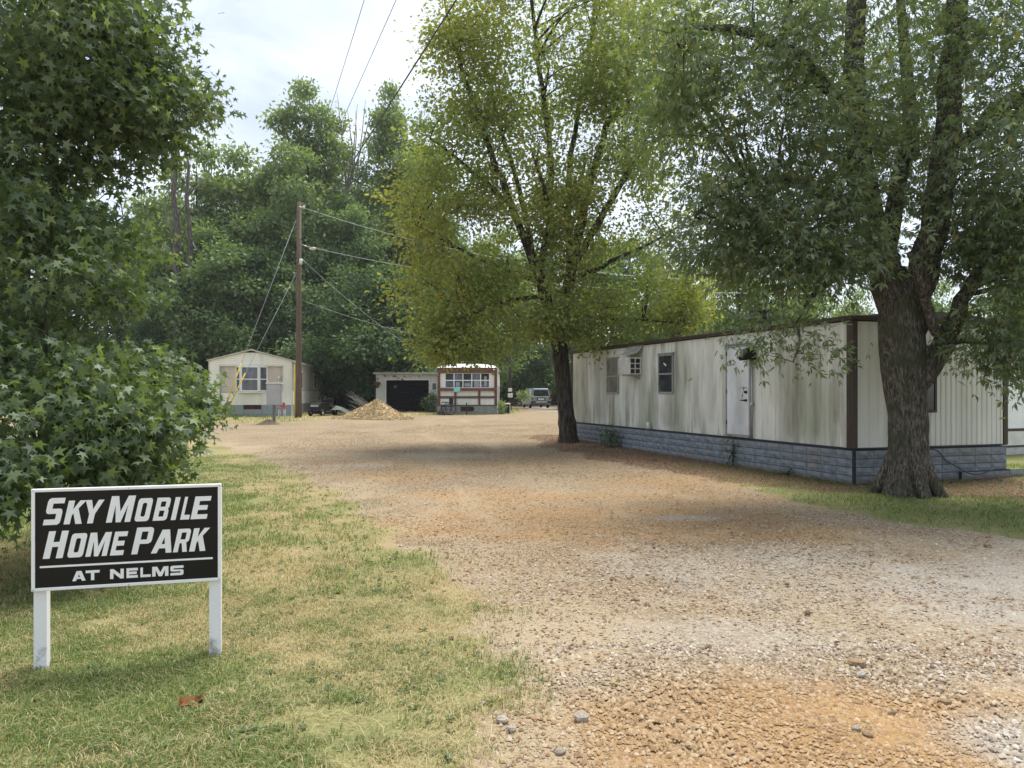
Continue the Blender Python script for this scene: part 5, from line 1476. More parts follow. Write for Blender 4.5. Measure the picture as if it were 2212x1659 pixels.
def letter(ch, x0, x1, z0, z1, shear, wide=False):
    h = z1 - z0; wd = (x1 - x0) - shear * h
    cu = bpy.data.curves.new('letter', 'CURVE'); cu.dimensions = '2D'; cu.fill_mode = 'BOTH'; cu.extrude = .0011
    for loop in glyph(ch, wide):
        sp = cu.splines.new('POLY'); sp.points.add(len(loop) - 1)
        for pnt, (gx_, gy_) in zip(sp.points, loop):
            pnt.co = (x0 + gx_ * wd + gy_ * h * shear, gy_ * h, 0, 1)
        sp.use_cyclic_u = True
    tmp = bpy.data.objects.new('letter', cu); C.objects.link(tmp)
    dg = bpy.context.evaluated_depsgraph_get()
    me = bpy.data.meshes.new_from_object(tmp.evaluated_get(dg))
    bpy.data.objects.remove(tmp); bpy.data.curves.remove(cu)
    me.materials.clear(); me.materials.append(SIGNW)
    o = put('letter', me, board, (0, -.0078, z0), (math.pi / 2, 0, 0))
    return o
def sx(xz):
    s_ = (xz - 237) / (1571 - 237); return SW * s_ * 4.63 / (4.91 - s_ * (4.91 - 4.63))
HB = ZT - ZB
fz = lambda f: ZT - f * HB
for ch, a0, a1, cap in (('S', 316, 478, 1), ('K', 462, 626, 0), ('Y', 584, 749, 0), ('M', 760, 973, 1), ('O', 958, 1096, 0), ('B', 1088, 1222, 0), ('I', 1216, 1286, 0), ('L', 1282, 1380, 0), ('E', 1355, 1504, 0)):
    letter(ch, sx(a0), sx(a1), fz(.356), fz(.093 if cap else .124), .21)
for ch, a0, a1, cap in (('H', 316, 500, 1), ('O', 485, 634, 0), ('M', 615, 804, 0), ('E', 788, 918, 0), ('P', 938, 1105, 1), ('A', 1076, 1258, 0), ('R', 1232, 1364, 0), ('K', 1345, 1494, 0)):
    letter(ch, sx(a0), sx(a1), fz(.686), fz(.418 if cap else .450), .21)
for ch, a0, a1 in (('A', 524, 618), ('T', 618, 716), ('N', 790, 886), ('E', 905, 985), ('L', 1003, 1076), ('M', 1086, 1200), ('S', 1214, 1306)):
    letter(ch, sx(a0), sx(a1), fz(.921), fz(.823), .0, True)
MB().box(sx(295), sx(1512), -.0085, -.0062, fz(.775), fz(.756)).build('rule_line', SIGNW, board)

# ------------------------------------------------------------------ utility pole, wires, guys
PX_, PY_ = (645 - HX) / FPX * 39.0, 39.0
pz0 = tzf(PX_, PY_)
POLEM = wood_mat('pole_timber', (.08, .058, .042), (.165, .125, .095), 'z', 3)
pole = thing('utility_pole', 'tall brown wooden utility pole beside the cream home', 'utility pole', (PX_, PY_, pz0))
ptop = EYE + (845 - 436) / FPX * 39 - pz0
pzl = lambda yd: EYE + (HY - yd) / FPX * PY_ - pz0
b = MB(); b.tube([(0, 0, -.3), (0, 0, 1.5), (.01, 0, ptop * .5), (.03, 0, ptop)], [.165, .155, .135, .105], 16); b.build('shaft', POLEM, pole)
b = MB(); b.tube([(.05, -.1, pzl(447)), (.3, -.15, pzl(450))], .03, 8); b.tube([(.3, -.15, pzl(452)), (.3, -.15, pzl(446))], [.06, .045], 10); b.build('insulator', OFFWHITE, pole)
b = MB(); b.tube([(.1, -.05, pzl(528)), (.55, -.12, pzl(535))], .03, 8); b.build('bracket', GREYMETAL, pole)
b = MB(); b.ball((.75, -.14, pzl(538)), .16, 12, 6, (1.2, .7, .45)); b.build('street_lamp', OFFWHITE, pole)
b = MB(); b.tube([(.14, -.1, pzl(560)), (.14, -.1, pzl(572))], .08, 10); b.build('clamp', OFFWHITE, pole)
b = MB(); pts = [(.2, -.1, pzl(535)), (.45, -.1, pzl(560)), (.5, -.1, pzl(585)), (.3, -.1, pzl(592)), (.12, -.1, pzl(580))]; b.tube(poly_resample(pts, 12), .016, 5); b.build('drip_loop', WIREMAT, pole)
b = MB(); b.tube([(-.17, -.05, -.1), (-.17, -.05, pzl(786))], .04, 8); b.build('cable_guard', YELLOW, pole)

def sag(p, q_, s, n=28):
    p, q_ = Vector(p), Vector(q_)
    return [p.lerp(q_, i / (n - 1)) - Vector((0, 0, 4 * s * (i / (n - 1)) * (1 - i / (n - 1)))) for i in range(n)]
def wire(name, label, p, q_, s, r, mat=WIREMAT, cat='wire', group=None):
    o = Vector(p)
    b = MB(); b.tube([x - o for x in sag(p, q_, s)], r, 6)
    return tag(b.build(name, mat, None, o), label, cat, group)
PT = lambda yd, dx=0: Vector((PX_ + dx, PY_ - .1, EYE + (HY - yd) / FPX * PY_))
# lines running over the camera to a pole behind it
def over(yd, p1, ext=2.2, dx=.1):
    a = PT(yd, dx); d = Vector(p1) - a
    return a, a + d * ext
a, e = over(520, at(960, 0, 14.5)); wire('power_line', 'thick black overhead cable running from the utility pole over the drive', a, e, .35, .017, WIREMAT, 'overhead line')
a, e = over(441, at(780, 0, 18.7)); wire('power_line', 'thin overhead wire from the pole top, furthest from the yellowing tree', a, e, .25, .0075, WIREMAT, 'overhead line')
a, e = over(446, at(845, 0, 17.2), 2.2, .25); wire('power_line', 'thin overhead wire between the thick cable and the outermost wire', a, e, .25, .0075, WIREMAT, 'overhead line')
wire('service_wire', 'service wire from the pole top sloping into the yellowing tree', PT(450, .3), (9.5, 33, 6.4), .8, .011, WIREPALE, 'overhead line')
wire('service_wire', 'service wire from the pole lamp passing behind the yellowing tree', PT(533, .5), (11, 24, 4.75), .7, .011, WIREPALE, 'overhead line')
wire('service_wire', 'lower service wire reaching the roof of the long stained home', PT(545, .5), (4.9, 18.7, 3.12), 1.0, .005, WIREMAT, 'overhead line')
wire('service_wire', 'service wire dropping from the pole to the small trailer', PT(560, .2), (-3.9, 42.8, 3.1), .35, .009, WIREPALE, 'overhead line')
wire('service_wire', 'lowest service wire from the pole to the meter pole', PT(648, .15), (-.4, 50, 4.6), .5, .009, WIREPALE, 'overhead line')
wire('service_wire', 'service wire from the pole to the roof edge of the cream home', PT(650, 0), (-12.2, 41.2, 3.3), .15, .010, WIREMAT, 'overhead line')
def guy(label, yp, xb, yb, xt, yt):
    Yg = 38.2
    base = at(xb, yb, Yg); top = PT(yp, -.1); gt_ = at(xt, yt, Yg + .15)
    g = thing('guy_wire', label, 'guy wire', (base[0], base[1], tzf(base[0], base[1])), 0, 'guy wires of the utility pole')
    o = Vector(g.location)
    b = MB(); b.tube([base - o, top - o], .012, 6); b.build('cable', WIREPALE, g)
    f_ = (gt_[2] - base[2]) / (top[2] - base[2])
    b = MB(); p1 = base.lerp(top, f_); b.tube([base + Vector((0, -.02, -.1)) - o, p1 + Vector((0, -.02, 0)) - o], .038, 8); b.build('guard', YELLOW, g)
guy('guy wire with the longer yellow guard in front of the cream home', 476, 478, 899, 522, 785)
guy('guy wire with the shorter paler yellow guard in front of the cream home', 592, 483, 899, 539, 806)

# meter cabinet on a short post
x_, y_, z_ = (592 - HX) / FPX * 34.0, 34.0, tzf(-10.4, 34)
s34 = 34 / FPX
ub = thing('meter_cabinet', 'grey metal cabinet on a short wooden post in front of the cream home', 'utility box', (x_, y_, z_))
b = MB(); b.box(-.30, .33, -.13, .13, .82, 1.76, .015); b.build('box', plain('grey_cabinet', (.36, .365, .37), .5, .2, .35, .06, 3), ub)
b = MB(); b.box(-.28, .31, -.15, -.131, .84, 1.74, .006); b.build('door', plain('grey_cabinet_door', (.39, .395, .40), .5, .2, .35, .06, 3), ub)
b = MB(); b.box(-.33, .36, -.17, .16, 1.762, 1.80, .01); b.build('lid', OFFWHITE, ub)
b = MB(); b.box(-.05, .05, -.05, .05, -.2, .818, .008); b.build('post', wood_mat('grey_post', (.10, .09, .075), (.22, .2, .17), 'z'), ub)
# heap of soil round its foot
def heap(name, c, R, H, mat, seed, parent=None, n=22, label=None, cat=None):
    vs, fs = [(0, 0, H)], []
    rr = random.Random(seed); rings = 8
    for i in range(1, rings + 1):
        for j in range(n):
            a = 2 * math.pi * j / n; r = R * i / rings * (1 + .16 * math.sin(3 * a + seed) + rr.uniform(-.04, .04))
            f_ = i / rings
            vs.append((r * math.cos(a), r * math.sin(a) * .85, H * (1 - f_) ** 1.0 * (1 + .12 * (1 - f_)) * (1 + rr.uniform(-.10, .10)) - (.06 if i == rings else 0)))
    for j in range(n): fs.append((0, 1 + j, 1 + (j + 1) % n))
    for i in range(rings - 1):
        for j in range(n): fs.append((1 + i * n + j, 1 + (i + 1) * n + j, 1 + (i + 1) * n + (j + 1) % n, 1 + i * n + (j + 1) % n))
    b = MB(); b.add(vs, fs, True)
    o = b.build(name, mat, parent, c)
    if label: tag(o, label, cat)
    return o
SOIL = plain('dug_soil', (.19, .15, .11), .95, 0, .1, .3, 12, .6)
heap('soil_heap', (x_ - .15, y_ - .35, z_ - .01), .55, .2, SOIL, 2, None, 16, 'small heap of soil at the foot of the grey cabinet post', 'soil heap')

# red chair-like seat by the cream home
rx, ry_ = (609 - HX) / FPX * 38.5, 38.5; rz_ = tzf(rx, ry_)
rc = thing('red_seat', 'small red plastic seat on thin white legs behind the grey cabinet', 'chair', (rx, ry_, rz_))
RED = plain('red_plastic', (.36, .10, .10), .5, 0, .35, .15, 6)
b = MB(); b.box(-.10, .12, .1, .14, .50, .80, .02); b.build('backrest', RED, rc)
b = MB(); b.box(-.14, .18, -.2, .13, .48, .53, .015); b.build('seat', RED, rc)
for p in ((-.12, -.17), (.16, -.17), (-.12, .1), (.16, .1)):
    MB().tube([(p[0], p[1], -.02), (p[0] * .9, p[1] * .9, .48)], .016, 6).build('leg', WHITE, rc)

# black riding mower next to the pole
mx0, my0 = (681 - HX) / FPX * 40.5, 40.5; mz0 = tzf(mx0, my0)
mo = thing('riding_mower', 'black riding mower parked beside the foot of the utility pole', 'mower', (mx0, my0, mz0), math.radians(-18))
b = MB(); b.prism([(-.05, .3), (-.05, .62), (.1, .72), (.75, .74), (.9, .66), (.9, .3)], 'x', -.30, .30); b.build('hood', BLACK, mo)
b = MB(); b.box(-.24, .24, -.075, -.052, .50, .60, .01); b.build('grille', GREYMETAL, mo)
b = MB(); b.box(-.48, .48, .3, 1.2, .12, .26, .04); b.build('deck', BLACK, mo)
b = MB(); b.box(-.42, .42, .92, 1.55, .38, .56, .05); b.build('fender', BLACK, mo)
b = MB(); b.box(-.22, .22, 1.05, 1.45, .565, .65, .03); b.box(-.2, .2, 1.4, 1.5, .6, .95, .03); b.build('seat', RUBBER, mo)
b = MB(); b.tube([(0, .75, .7), (0, .95, .95)], .02, 6); b.ring((0, .96, .96), (0, .6, 1), .17, .016, 18, 6); b.build('steering_wheel', BLACK, mo)
for xx, yy, r in ((-.36, .12, .19), (.36, .12, .19), (-.40, 1.25, .25), (.40, 1.25, .25)):
    b = MB(); b.ring((xx, yy, r), (1, 0, 0), r * .68, r * .32, 20, 8); wh = b.build('wheel', RUBBER, mo)
    b = MB(); b.tube([(xx - .03, yy, r), (xx + .03, yy, r)], r * .45, 14); b.build('rim', OFFWHITE, wh)
tarp = MB()
vs = []
for i in range(7):
    for j in range(6):
        X_, Y_ = -.5 + i * .3, .4 + j * .25
        vs.append((X_, Y_, max(.03, .55 * math.exp(-((X_ - .05) ** 2 * 1.2 + (Y_ - 1) ** 2)) - .02 + random.uniform(-.04, .04) - .15 * max(0, X_ - .6))))
tarp.add(vs, [(i * 6 + j, (i + 1) * 6 + j, (i + 1) * 6 + j + 1, i * 6 + j + 1) for i in range(6) for j in range(5)], True)
tag(tarp.build('tarp', plain('grey_green_tarp', (.09, .11, .10), .7, 0, .3, .2, 5), None, (mx0 + .75, my0 + .3, mz0)), 'dark crumpled tarp on the ground beside the black mower', 'tarp')

# heap of wood chips
hx0, hy0 = (815 - HX) / FPX * 38.5, 38.5; hz0 = tzf(hx0, hy0)
CHIP = leaf_mat('wood_chip', [(0, (.33, .24, .14)), (.3, (.50, .39, .23)), (.7, (.62, .50, .32)), (1, (.72, .62, .45))], .05, .05)
ch = thing('chip_heap', 'heap of fresh tan wood chips in front of the garage', 'wood chips', (hx0, hy0, hz0))
heap('mound', (0, 0, 0), 1.58, .82, plain('chip_mound', (.56, .45, .27), .95, 0, .1, .35, 9, .8), 4, ch, 30)
n = 9000
a = rng.uniform(0, 6.283, n); f_ = rng.random(n) ** .55 * 1.22
r_ = 1.62 * f_ * (1 + .16 * np.sin(3 * a + 4))
pos = np.stack([r_ * np.cos(a), r_ * np.sin(a) * .85, np.maximum(.82 * (1 - f_) * (1 + .12 * (1 - f_)), 0) + rng.uniform(.0, .07, n)], 1)
V, _ = leaf_arrays(pos, rng.normal(0, 1, (n, 3)), rng.uniform(.04, .11, n), SIMPLE, .2, .6)
tag(put('chips', leaf_mesh('chips', V, SIMPLE, CHIP), ch), kind='stuff')
# sticks behind it
bx, by = (788 - HX) / FPX * 42.0, 42.0; bz = tzf(bx, by)
bp = thing('brush_pile', 'pile of cut grey branches between the chip heap and the garage', 'brush pile', (bx, by, bz))
for i in range(34):
    a0 = random.uniform(-.9, .5); L_ = random.uniform(.7, 1.7)
    p0 = Vector((random.uniform(.1, .8), random.uniform(-.4, .5), random.uniform(0, .45)))
    d = Vector((-math.cos(a0 * .6), random.uniform(-.3, .3), .25 + .55 * abs(math.sin(a0 * 1.6)))).normalized()
    MB().tube([p0, p0 + d * L_ * .5 + Vector((0, 0, random.uniform(-.05, .05))), p0 + d * L_], [.022, .016, .007], 5).build('stick', BARK_PALE, bp)
b = MB(); b.box(-.3, .3, -.25, .25, 0, .55, .05); b.box(-.34, .34, -.28, .28, .55, .60, .02); b.tube([(-.3, -.27, .5), (.32, -.27, .62)], .015, 6)
tag(b.build('dark_bin', plain('dark_bin_plastic', (.035, .04, .05), .6, 0, .3, .2, 4), None, (bx + .78, by + .8, bz + .36 - .36)), 'dark plastic bin by the wall of the garage', 'bin')

# ------------------------------------------------------------------ things by the small trailer
def tl(xz, yz, dy=0.0): return Vector((tx0 + u(xz), TY_ + dy, tzf(tx0 + u(xz), TY_ + dy)))
# wheelchair
wp = tl(1018, 825, -.75)
wc = thing('wheelchair', 'black wheelchair parked against the grey skirt of the small trailer', 'wheelchair', wp, math.radians(-62))
for sx_ in (-.28, .28):
    b = MB(); b.ring((sx_, 0, .31), (1, 0, 0), .295, .018, 30, 6); wh = b.build('wheel', RUBBER, wc)
    b = MB(); b.ring((sx_ * 1.12, 0, .31), (1, 0, 0), .25, .008, 26, 5); b.build('hand_rim', GREYMETAL, wh)
    b = MB()
    for k in range(9):
        a0 = k * 2 * math.pi / 9; b.tube([(sx_, 0, .31), (sx_, .28 * math.cos(a0), .31 + .28 * math.sin(a0))], .004, 4)
    b.tube([(sx_ - .03, 0, .31), (sx_ + .03, 0, .31)], .04, 10); b.build('spokes' if False else 'spoke_hub', DARKMETAL, wh)
    b = MB(); b.ring((sx_ * .85, -.42, .09), (1, 0, 0), .07, .022, 16, 6); b.build('caster', RUBBER, wc)
    b = MB(); b.tube([(sx_ * .85, .18, .92), (sx_ * .85, .14, .45), (sx_ * .85, -.34, .45), (sx_ * .85, -.42, .12)], .014, 6); b.tube([(sx_ * .85, .18, .90), (sx_ * .85, .30, .92)], .016, 6); b.tube([(sx_ * .95, .12, .68), (sx_ * .95, -.28, .68), (sx_ * .95, -.30, .45)], .014, 6); b.build('side_frame', DARKMETAL, wc)
    b = MB(); b.box(sx_ * .95 - .03, sx_ * .95 + .03, -.26, .08, .685, .72, .01); b.build('armrest', BLACK, wc)
    b = MB(); b.box(sx_ * .45 - .07, sx_ * .45 + .07, -.62, -.46, .10, .125); b.tube([(sx_ * .6, -.34, .42), (sx_ * .5, -.52, .12)], .012, 6); b.build('footrest', DARKMETAL, wc)
b = MB(); b.box(-.23, .23, -.34, .12, .46, .52, .02); b.build('seat', BLACK, wc)
b = MB(); b.box(-.23, .23, .13, .16, .5, .9, .012); b.build('backrest', BLACK, wc)
# towel over the ledge
b = MB(); vs = []
for i in range(7):
    for j in range(6):
        f1, f2 = i / 6, j / 5
        xx = u(1060) + f1 * (u(1126) - u(1060)); zz = w(552) - f2 * (w(552) - w(596)) - .03 * math.sin(f1 * 3.0 + 1) * f2
        vs.append((tx0 + xx + .02 * f2, TY_ - .145 - .02 * math.sin(f1 * 7) * f2 + (.10 if j == 0 else 0), tzz + zz))
n_ = len(vs); vs += [(x, y - .012, z) for x, y, z in vs]
fs = [(i * 6 + j, (i + 1) * 6 + j, (i + 1) * 6 + j + 1, i * 6 + j + 1) for i in range(6) for j in range(5)]
org = Vector((tx0 + u(1092), TY_ - .15, tzz + w(575)))
b.add([Vector(p) - org for p in vs], fs + [tuple(n_ + k for k in f_[::-1]) for f_ in fs], True)
tag(b.build('towel', plain('turquoise_cloth', (.30, .62, .62), .9, 0, .1, .08, 6), None, org), 'pale turquoise towel hung over the brown ledge under the windows', 'towel')
# hydrant post, rail, condenser
hp = tl(1196, 828, -.5)
o = thing('tap_post', 'thin dark standpipe in front of the small trailer vent', 'standpipe', hp)
b = MB(); b.tube([(0, 0, -.1), (0, 0, .6)], .026, 8); b.build('pipe', DARKMETAL, o)
b = MB(); b.tube([(0, 0, .55), (0, -.12, .52)], .02, 8); b.ball((0, 0, .62), .045, 8, 5); b.build('tap', DARKMETAL, o)
hr = tl(1518, 825, -.1)
o = thing('hand_rail', 'thin pale metal rail at the corner of the small trailer', 'rail', hr)
b = MB(); b.tube([(0, 0, -.1), (0, 0, 1.55), (-.06, 0, 1.62), (-.12, .02, 1.62)], .02, 8); b.build('upright', GREYMETAL, o)
b = MB(); b.tube([(.02, 1.1, -.1), (.02, 1.1, 1.55)], .02, 8); b.tube([(0, .02, 1.5), (.02, 1.1, 1.5)], .015, 8); b.build('crossbar', GREYMETAL, o)
cp = tl(1585, 806, .9)
cd = thing('condenser_unit', 'square outdoor cooling unit with pale lid beside the small trailer', 'air conditioner', cp, math.radians(4))
b = MB(); b.box(-.23, .23, -.23, .23, .05, .52, .02); b.build('coil', plain('coil_dark', (.035, .035, .045), .6, .2, .3, .2, 10), cd)
b = MB(); b.box(-.27, .27, -.27, .27, .525, .60, .02); b.build('lid', OFFWHITE, cd)
b = MB(); b.box(.235, .27, -.27, -.235, .04, .52); b.box(-.27, -.235, -.27, -.235, .04, .52); b.box(.235, .27, .235, .27, .04, .52); b.build('corner_post', OFFWHITE, cd)
for k in range(6):
    MB().box(-.232, .232, -.252, -.240, .09 + k * .075, .098 + k * .075).build('guard_bar', DARKMETAL, cd)
b = MB(); b.box(-.3, .3, -.3, .3, -.1, .045); b.build('pad', plain('pad_concrete', (.35, .34, .32), .9), cd)
# dark pole with meter boxes
mpx, mpy = (1635 * .29385 + 1050) * .72, 50.0
X_ = (mpx - HX) / FPX * mpy; Z_ = tzf(X_, mpy)
mp_ = thing('meter_pole', 'slim dark pole with two pale meter boxes beside the cooling unit', 'utility pole', (X_, mpy, Z_))
b = MB(); b.tube([(0, 0, -.2), (0, 0, 4.8)], [.10, .075], 10); b.build('shaft', plain('dark_pole', (.05, .045, .04), .85), mp_)
zq = lambda yz: EYE + (HY - (1000 + yz * .29385) * .72) / FPX * mpy - Z_
b = MB(); b.box(-.13, .13, -.2, -.1, zq(596), zq(560), .02); b.build('meter_box', OFFWHITE, mp_)
b = MB(); b.box(-.15, .17, -.2, -.1, zq(655), zq(612), .02); b.build('meter_box', OFFWHITE, mp_)

# ------------------------------------------------------------------ parked car
SUVY = 66.5
kx, ky = (1169 - HX) / FPX * SUVY, SUVY
car = thing('parked_car', 'silver-blue boxy car parked facing away at the end of the track', 'car', (kx, ky, tzf(kx, ky)), math.radians(11))
PAINT = plain('silver_blue_paint', (.36, .43, .51), .35, .2, .5, .06, 2)
PLASTIC = plain('bumper_plastic', (.06, .065, .075), .6, 0, .3, .15, 6)
TINT = glass_mat('tinted_glass', (.05, .055, .065), .08)
# body: cross sections along the length, rear at y = 0
secs = [(0.0, .80, .40, .96, .955), (.05, .86, .36, 1.0, .985), (.5, .89, .30, 1.02, 1.0), (3.2, .89, .30, 1.02, 1.0), (4.1, .86, .32, .98, .97), (4.38, .74, .40, .80, .78)]
vs, fs = [], []
for (yy, hw, zb_, zt_, zm_) in secs:
    vs += [(-hw * .95, yy, zb_), (-hw, yy, zb_ + .12), (-hw, yy, .72), (-hw * .93, yy, zt_), (hw * .93, yy, zt_), (hw, yy, .72), (hw, yy, zb_ + .12), (hw * .95, yy, zb_)]
for i in range(len(secs) - 1):
    for j in range(8):
        fs.append((i * 8 + j, i * 8 + (j + 1) % 8, (i + 1) * 8 + (j + 1) % 8, (i + 1) * 8 + j))
fs += [tuple(range(8))[::-1], tuple(range(40, 48))]
MB().add(vs, fs).build('body', PAINT, car)
gs = [(.02, .80, .62, 1.0, 1.0), (.16, .82, .66, 1.66, .62), (.4, .83, .68, 1.73, .64), (2.0, .83, .68, 1.74, .64), (2.55, .82, .66, 1.68, .6), (3.25, .80, .7, 1.01, .76)]
vs, fs = [], []
for yy, hb, _, zt_, ht_ in gs:
    ht2 = .70 if zt_ > 1.1 else hb
    vs += [(-hb, yy, 1.0), (-ht2, yy, zt_ - .03), (-ht2 + .08, yy, zt_), (ht2 - .08, yy, zt_), (ht2, yy, zt_ - .03), (hb, yy, 1.0)]
for i in range(len(gs) - 1):
    for j in range(6):
        fs.append((i * 6 + j, i * 6 + (j + 1) % 6, (i + 1) * 6 + (j + 1) % 6, (i + 1) * 6 + j))
MB().add(vs, fs).build('cabin', PAINT, car)
b = MB(); b.add([(-.69, .022, 1.06), (.69, .022, 1.06), (.60, .135, 1.58), (-.60, .135, 1.58), (-.69, .035, 1.06), (.69, .035, 1.06), (.60, .15, 1.58), (-.60, .15, 1.58)], [(0, 1, 2, 3), (7, 6, 5, 4), (0, 4, 5, 1), (3, 2, 6, 7)]); rw = b.build('rear_window', TINT, car)
b = MB(); b.tube([(.0, .012, 1.08), (.42, .04, 1.20)], .012, 6); b.build('wiper', BLACK, rw)
for sgn in (-1, 1):
    for ya, yb in ((.35, 1.2), (1.28, 2.1), (2.16, 2.75)):
        b = MB(); b.add([(sgn * .835, ya, 1.06), (sgn * .835, yb + (.3 if yb > 2.5 else 0), 1.06), (sgn * .722, yb - .05, 1.6), (sgn * .722, ya + .08, 1.6)], [(0, 1, 2, 3)])
        b.add([(sgn * .845, ya, 1.06), (sgn * .845, yb + (.3 if yb > 2.5 else 0), 1.06), (sgn * .732, yb - .05, 1.6), (sgn * .732, ya + .08, 1.6)], [(0, 1, 2, 3)])
        b.build('side_window', TINT, car)
    b = MB(); b.box(sgn * .70, sgn * .865, -.02, .07, .72, 1.02, .02); b.build('tail_light', plain('tail_red', (.28, .03, .03), .3, 0, .5), car)
    b = MB(); b.box(sgn * .71, sgn * .85, -.026, -.005, .66, .76, .008); b.build('reverse_light', plain('pale_lens', (.6, .45, .42), .3, 0, .5), car)
    b = MB(); b.box(sgn * .93, sgn * 1.08, 2.55, 2.68, 1.02, 1.18, .03); b.build('mirror', PAINT, car)
    b = MB(); b.tube([(sgn * .6, .4, 1.79), (sgn * .6, 2.1, 1.80)], .02, 6); b.tube([(sgn * .6, .45, 1.72), (sgn * .6, .45, 1.79)], .018, 6); b.tube([(sgn * .6, 2.0, 1.72), (sgn * .6, 2.0, 1.79)], .018, 6); b.build('roof_rail', BLACK, car)
    for yy in (.85, 3.45):
        b = MB(); b.ring((sgn * .78, yy, .35), (1, 0, 0), .245, .105, 24, 8); wh = b.build('wheel', RUBBER, car)
        b = MB(); b.tube([(sgn * .78 - .1, yy, .35), (sgn * .78 + .1, yy, .35)], .2, 16); b.build('rim', GREYMETAL, wh)
b = MB(); b.box(-.88, .88, -.10, .10, .42, .66, .05); bm_ = b.build('rear_bumper', PLASTIC, car)
b = MB(); b.box(-.5, .5, -.112, -.095, .50, .60, .01); b.build('step_pad', OFFWHITE, bm_)
b = MB(); b.box(-.38, .38, -.02, .02, .70, .93, .01); b.build('plate_recess', PLASTIC, car)
b = MB(); b.box(-.27, .27, -.035, -.021, .72, .87, .004); b.build('licence_plate', WHITE, car)
b = MB(); b.box(-.72, .72, -.015, .03, .955, 1.02, .012); b.build('tailgate_trim', GREYMETAL, car)

# ------------------------------------------------------------------ small plants, rocks, leaves, cable
def shrub(name, label, c, r, n, ls, mat, lp=40, cat='shrub', tm=OVATE):
    limbs = [('stem', [(c[0], c[1], c[2] - .05), (c[0] + .02, c[1], c[2] + r[2] * .8), (c[0], c[1], c[2] + r[2] * 1.5)], [.02, .015, .006])]
    return tree(name, label, c, limbs, [((c[0], c[1], c[2] + r[2]), r, n)], lp, ls, tm, mat, BARK_DARK, hubs=8, spread=(.10, .10, .08), shell=.4, twig=.004, hub_r=.012, cat=cat, trunk_k=6)
p = home.matrix_basis @ Vector((-.35, 9.3, 0)); shrub('shrub', 'dark bushy shrub against the block skirting near the thin trunk', (p[0], p[1], tzf(p[0], p[1])), (.24, .24, .30), 18, .06, WOOD_C)
p = home.matrix_basis @ Vector((-.10, 3.55, 0)); shrub('vine', 'thin dark vine climbing the block skirting below the door', (p[0], p[1], tzf(p[0], p[1])), (.09, .09, .34), 9, .05, WOOD_C, 24, 'vine')
p = home.matrix_basis @ Vector((-.12, 1.62, 0)); shrub('weed', 'small dark weed at the foot of the skirting near the corner', (p[0], p[1], 0), (.10, .10, .06), 5, .05, WOOD_C, 20, 'weed')
p = Vector((X2(825, 45.6), 45.6, 0)); shrub('bush', 'leafy bush growing between garage door and small trailer', (p[0], p[1], tzf(p[0], p[1])), (.42, .35, .62), 34, .10, WOOD_C, 40, 'bush')
p = tl(1550, 800, .2); shrub('bush', 'green bush between the rail and the cooling unit', (p[0] - .05, p[1], p[2]), (.22, .3, .34), 18, .09, WOOD_B, 36, 'bush')
p = Vector((-.1, 53, 0)); shrub('bush', 'bright leafy sapling beside the meter pole', (p[0] + .9, p[1], tzf(p[0], p[1]) + .7), (.6, .5, .35), 16, .14, WOOD_B, 30, 'bush')

# cable lying along the end skirting
pts = [home.matrix_basis @ Vector(q_) for q_ in ((1.7, -.06, .62), (1.95, -.08, .60), (2.05, -.09, .40), (2.3, -.10, .30), (2.6, -.12, .14), (2.85, -.14, .09), (3.1, -.14, .17), (3.35, -.13, .20), (3.7, -.1, .18))]
b = MB(); o0 = pts[0]; b.tube(poly_resample([tuple(q_ - o0) for q_ in pts], 30), .011, 6)
tag(b.build('cable', WIREMAT, None, o0), 'loose dark cable drooping along the end of the block skirting', 'cable')

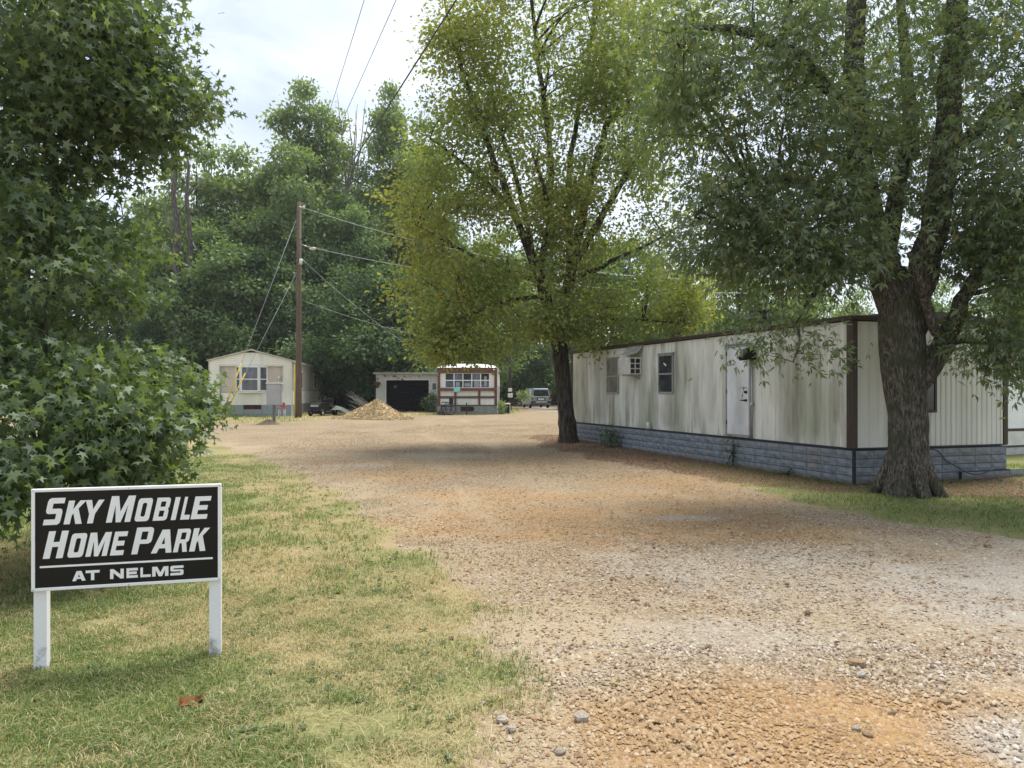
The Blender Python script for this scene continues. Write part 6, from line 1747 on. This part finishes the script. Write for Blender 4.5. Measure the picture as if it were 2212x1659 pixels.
def rock_mesh(seed, col):
    r = random.Random(seed); b = MB(); b.ball((0, 0, 0), 1, 9, 6)
    ph = [r.uniform(0, 6) for _ in range(4)]
    b.v = [(x * (1 + .16 * math.sin(3 * y + ph[0]) + r.uniform(-.08, .08)), y * (.8 + .15 * math.sin(3 * z + ph[1]) + r.uniform(-.06, .06)), z * (.62 + .1 * math.sin(2 * x + ph[2]))) for x, y, z in b.v]
    b.sm[:] = [False] * len(b.sm); return b.mesh('rock', plain('rock_stone_%d' % seed, col, .95, 0, .1, .2, 2.2, .8))
rk = [rock_mesh(1, (.36, .255, .16)), rock_mesh(2, (.42, .37, .30)), rock_mesh(3, (.30, .20, .13)), rock_mesh(4, (.52, .47, .39))]
RL = [((2345 * .72 / .72) and 1852, 1438, .055, 0, 'largest tan rock on the orange clay patch'), (1256, 1557, .05, 1, 'grey jagged rock at the edge of clay and turf'), (1085, 1560, .035, 3, 'pale rock next to the grey jagged rock by the turf'),
      (1105, 1578, .03, 3, 'smaller pale rock beside the pale rock by the turf'), (1325, 1255, .035, 2, 'brown rock at the sandy rim of the drive'), (2132, 1183, .05, 0, 'round tan rock alone on the pale gravel'),
      (1860, 1460, .03, 3, 'white rock leaning on the largest tan rock'), (1745, 1322, .03, 2, 'brown rock in the middle of the near drive'), (1398, 1310, .035, 2, 'dark brown rock lying beside a brown rock pair'),
      (1375, 1298, .03, 0, 'light brown rock of the brown rock pair'), (2040, 1520, .035, 0, 'flat tan rock on the lower clay patch'), (1875, 1590, .03, 0, 'round tan rock in a row of stones on clay'), (1850, 1578, .026, 1, 'grey stone in the row of stones on clay'),
      (80, 1482, .02, 3, 'white stone at the foot of the sign post'), (58, 1480, .018, 3, 'second white stone by the sign post foot'), (100, 1486, .016, 1, 'small greyish stone by the sign post foot'),
      (1045, 1525, .026, 3, 'pale stone in the sparse turf edge'), (1530, 1400, .028, 2, 'brown stone just above the clay patch'), (1210, 1628, .03, 1, 'grey stone at the turf edge nearest the camera'),
      (1700, 1262, .03, 0, 'tan stone far up on the mixed gravel'), (2085, 1245, .028, 1, 'grey stone on the pale gravel by the shaded grass'), (1930, 1545, .026, 2, 'dark brown stone near the flat tan rock')]
for i, (xd, yd, s_, k, lb) in enumerate(RL):
    x, y = ground_at(xd, yd)
    o = put('rock', rk[k], None, (x, y, tzf(x, y) + s_ * .28), (random.uniform(-.2, .2), random.uniform(-.2, .2), random.uniform(0, 6)), (s_, s_, s_))
    tag(o, lb, 'rock', 'larger rocks lying on the drive')
# curled brown leaf and a fallen green star leaf
x, y = ground_at(412, 1533)
b = MB(); vs = []
for i in range(6):
    for j in range(4):
        f1, f2 = i / 5, j / 3 - .5
        vs.append(((f1 - .5) * .12 + .012 * math.sin(j * 3 + i), f2 * .085 * math.sin(math.pi * (.08 + .8 * f1)) * (1.25 if i % 2 else .8), .028 + .03 * abs(f2 * 2) ** 1.5 * (1 if j else .5) + .014 * math.sin(f1 * 7)))
n_ = len(vs); vs += [(a0, b0, c0 - .002) for a0, b0, c0 in vs]
fs = [(i * 4 + j, (i + 1) * 4 + j, (i + 1) * 4 + j + 1, i * 4 + j + 1) for i in range(5) for j in range(3)]
b.add(vs, fs + [tuple(n_ + k for k in f_[::-1]) for f_ in fs], True)
o = b.build('dry_leaf', plain('russet_leaf', (.20, .085, .035), .9, 0, .1, .3, 30), None, (x, y, tzf(x, y))); o.rotation_euler = (.2, -.1, .5)
tag(o, 'curled russet dead leaf lying on the grass below the sign', 'leaf')
x, y = ground_at(1328, 1483)
o = put('fallen_leaf', leaf_mesh('fallen_leaf', STAR[0][None], STAR, leaf_mat('yellow_green_leaf', [(0, (.26, .27, .06)), (1, (.3, .3, .08))], .3, .2)), None, (x, y, tzf(x, y) + .02), (.1, .15, 1.0), (.045, .045, .045))
tag(o, 'small yellow-green star leaf fallen on the orange clay', 'leaf')

# ------------------------------------------------------------------ the hazy air
HAZE = 0.0004
b = MB(); b.box(-450, 450, -320, 720, -1.3, 42)
m = M('haze_air')
pv = m.n('VolumePrincipled')
pv.inputs['Color'].default_value = (.93, .96, 1.0, 1)
pv.inputs['Density'].default_value = HAZE
pv.inputs['Anisotropy'].default_value = .35
m.l(pv.outputs[0], m.out.inputs['Volume'])
tag(b.build('haze', m.m), kind='stuff')
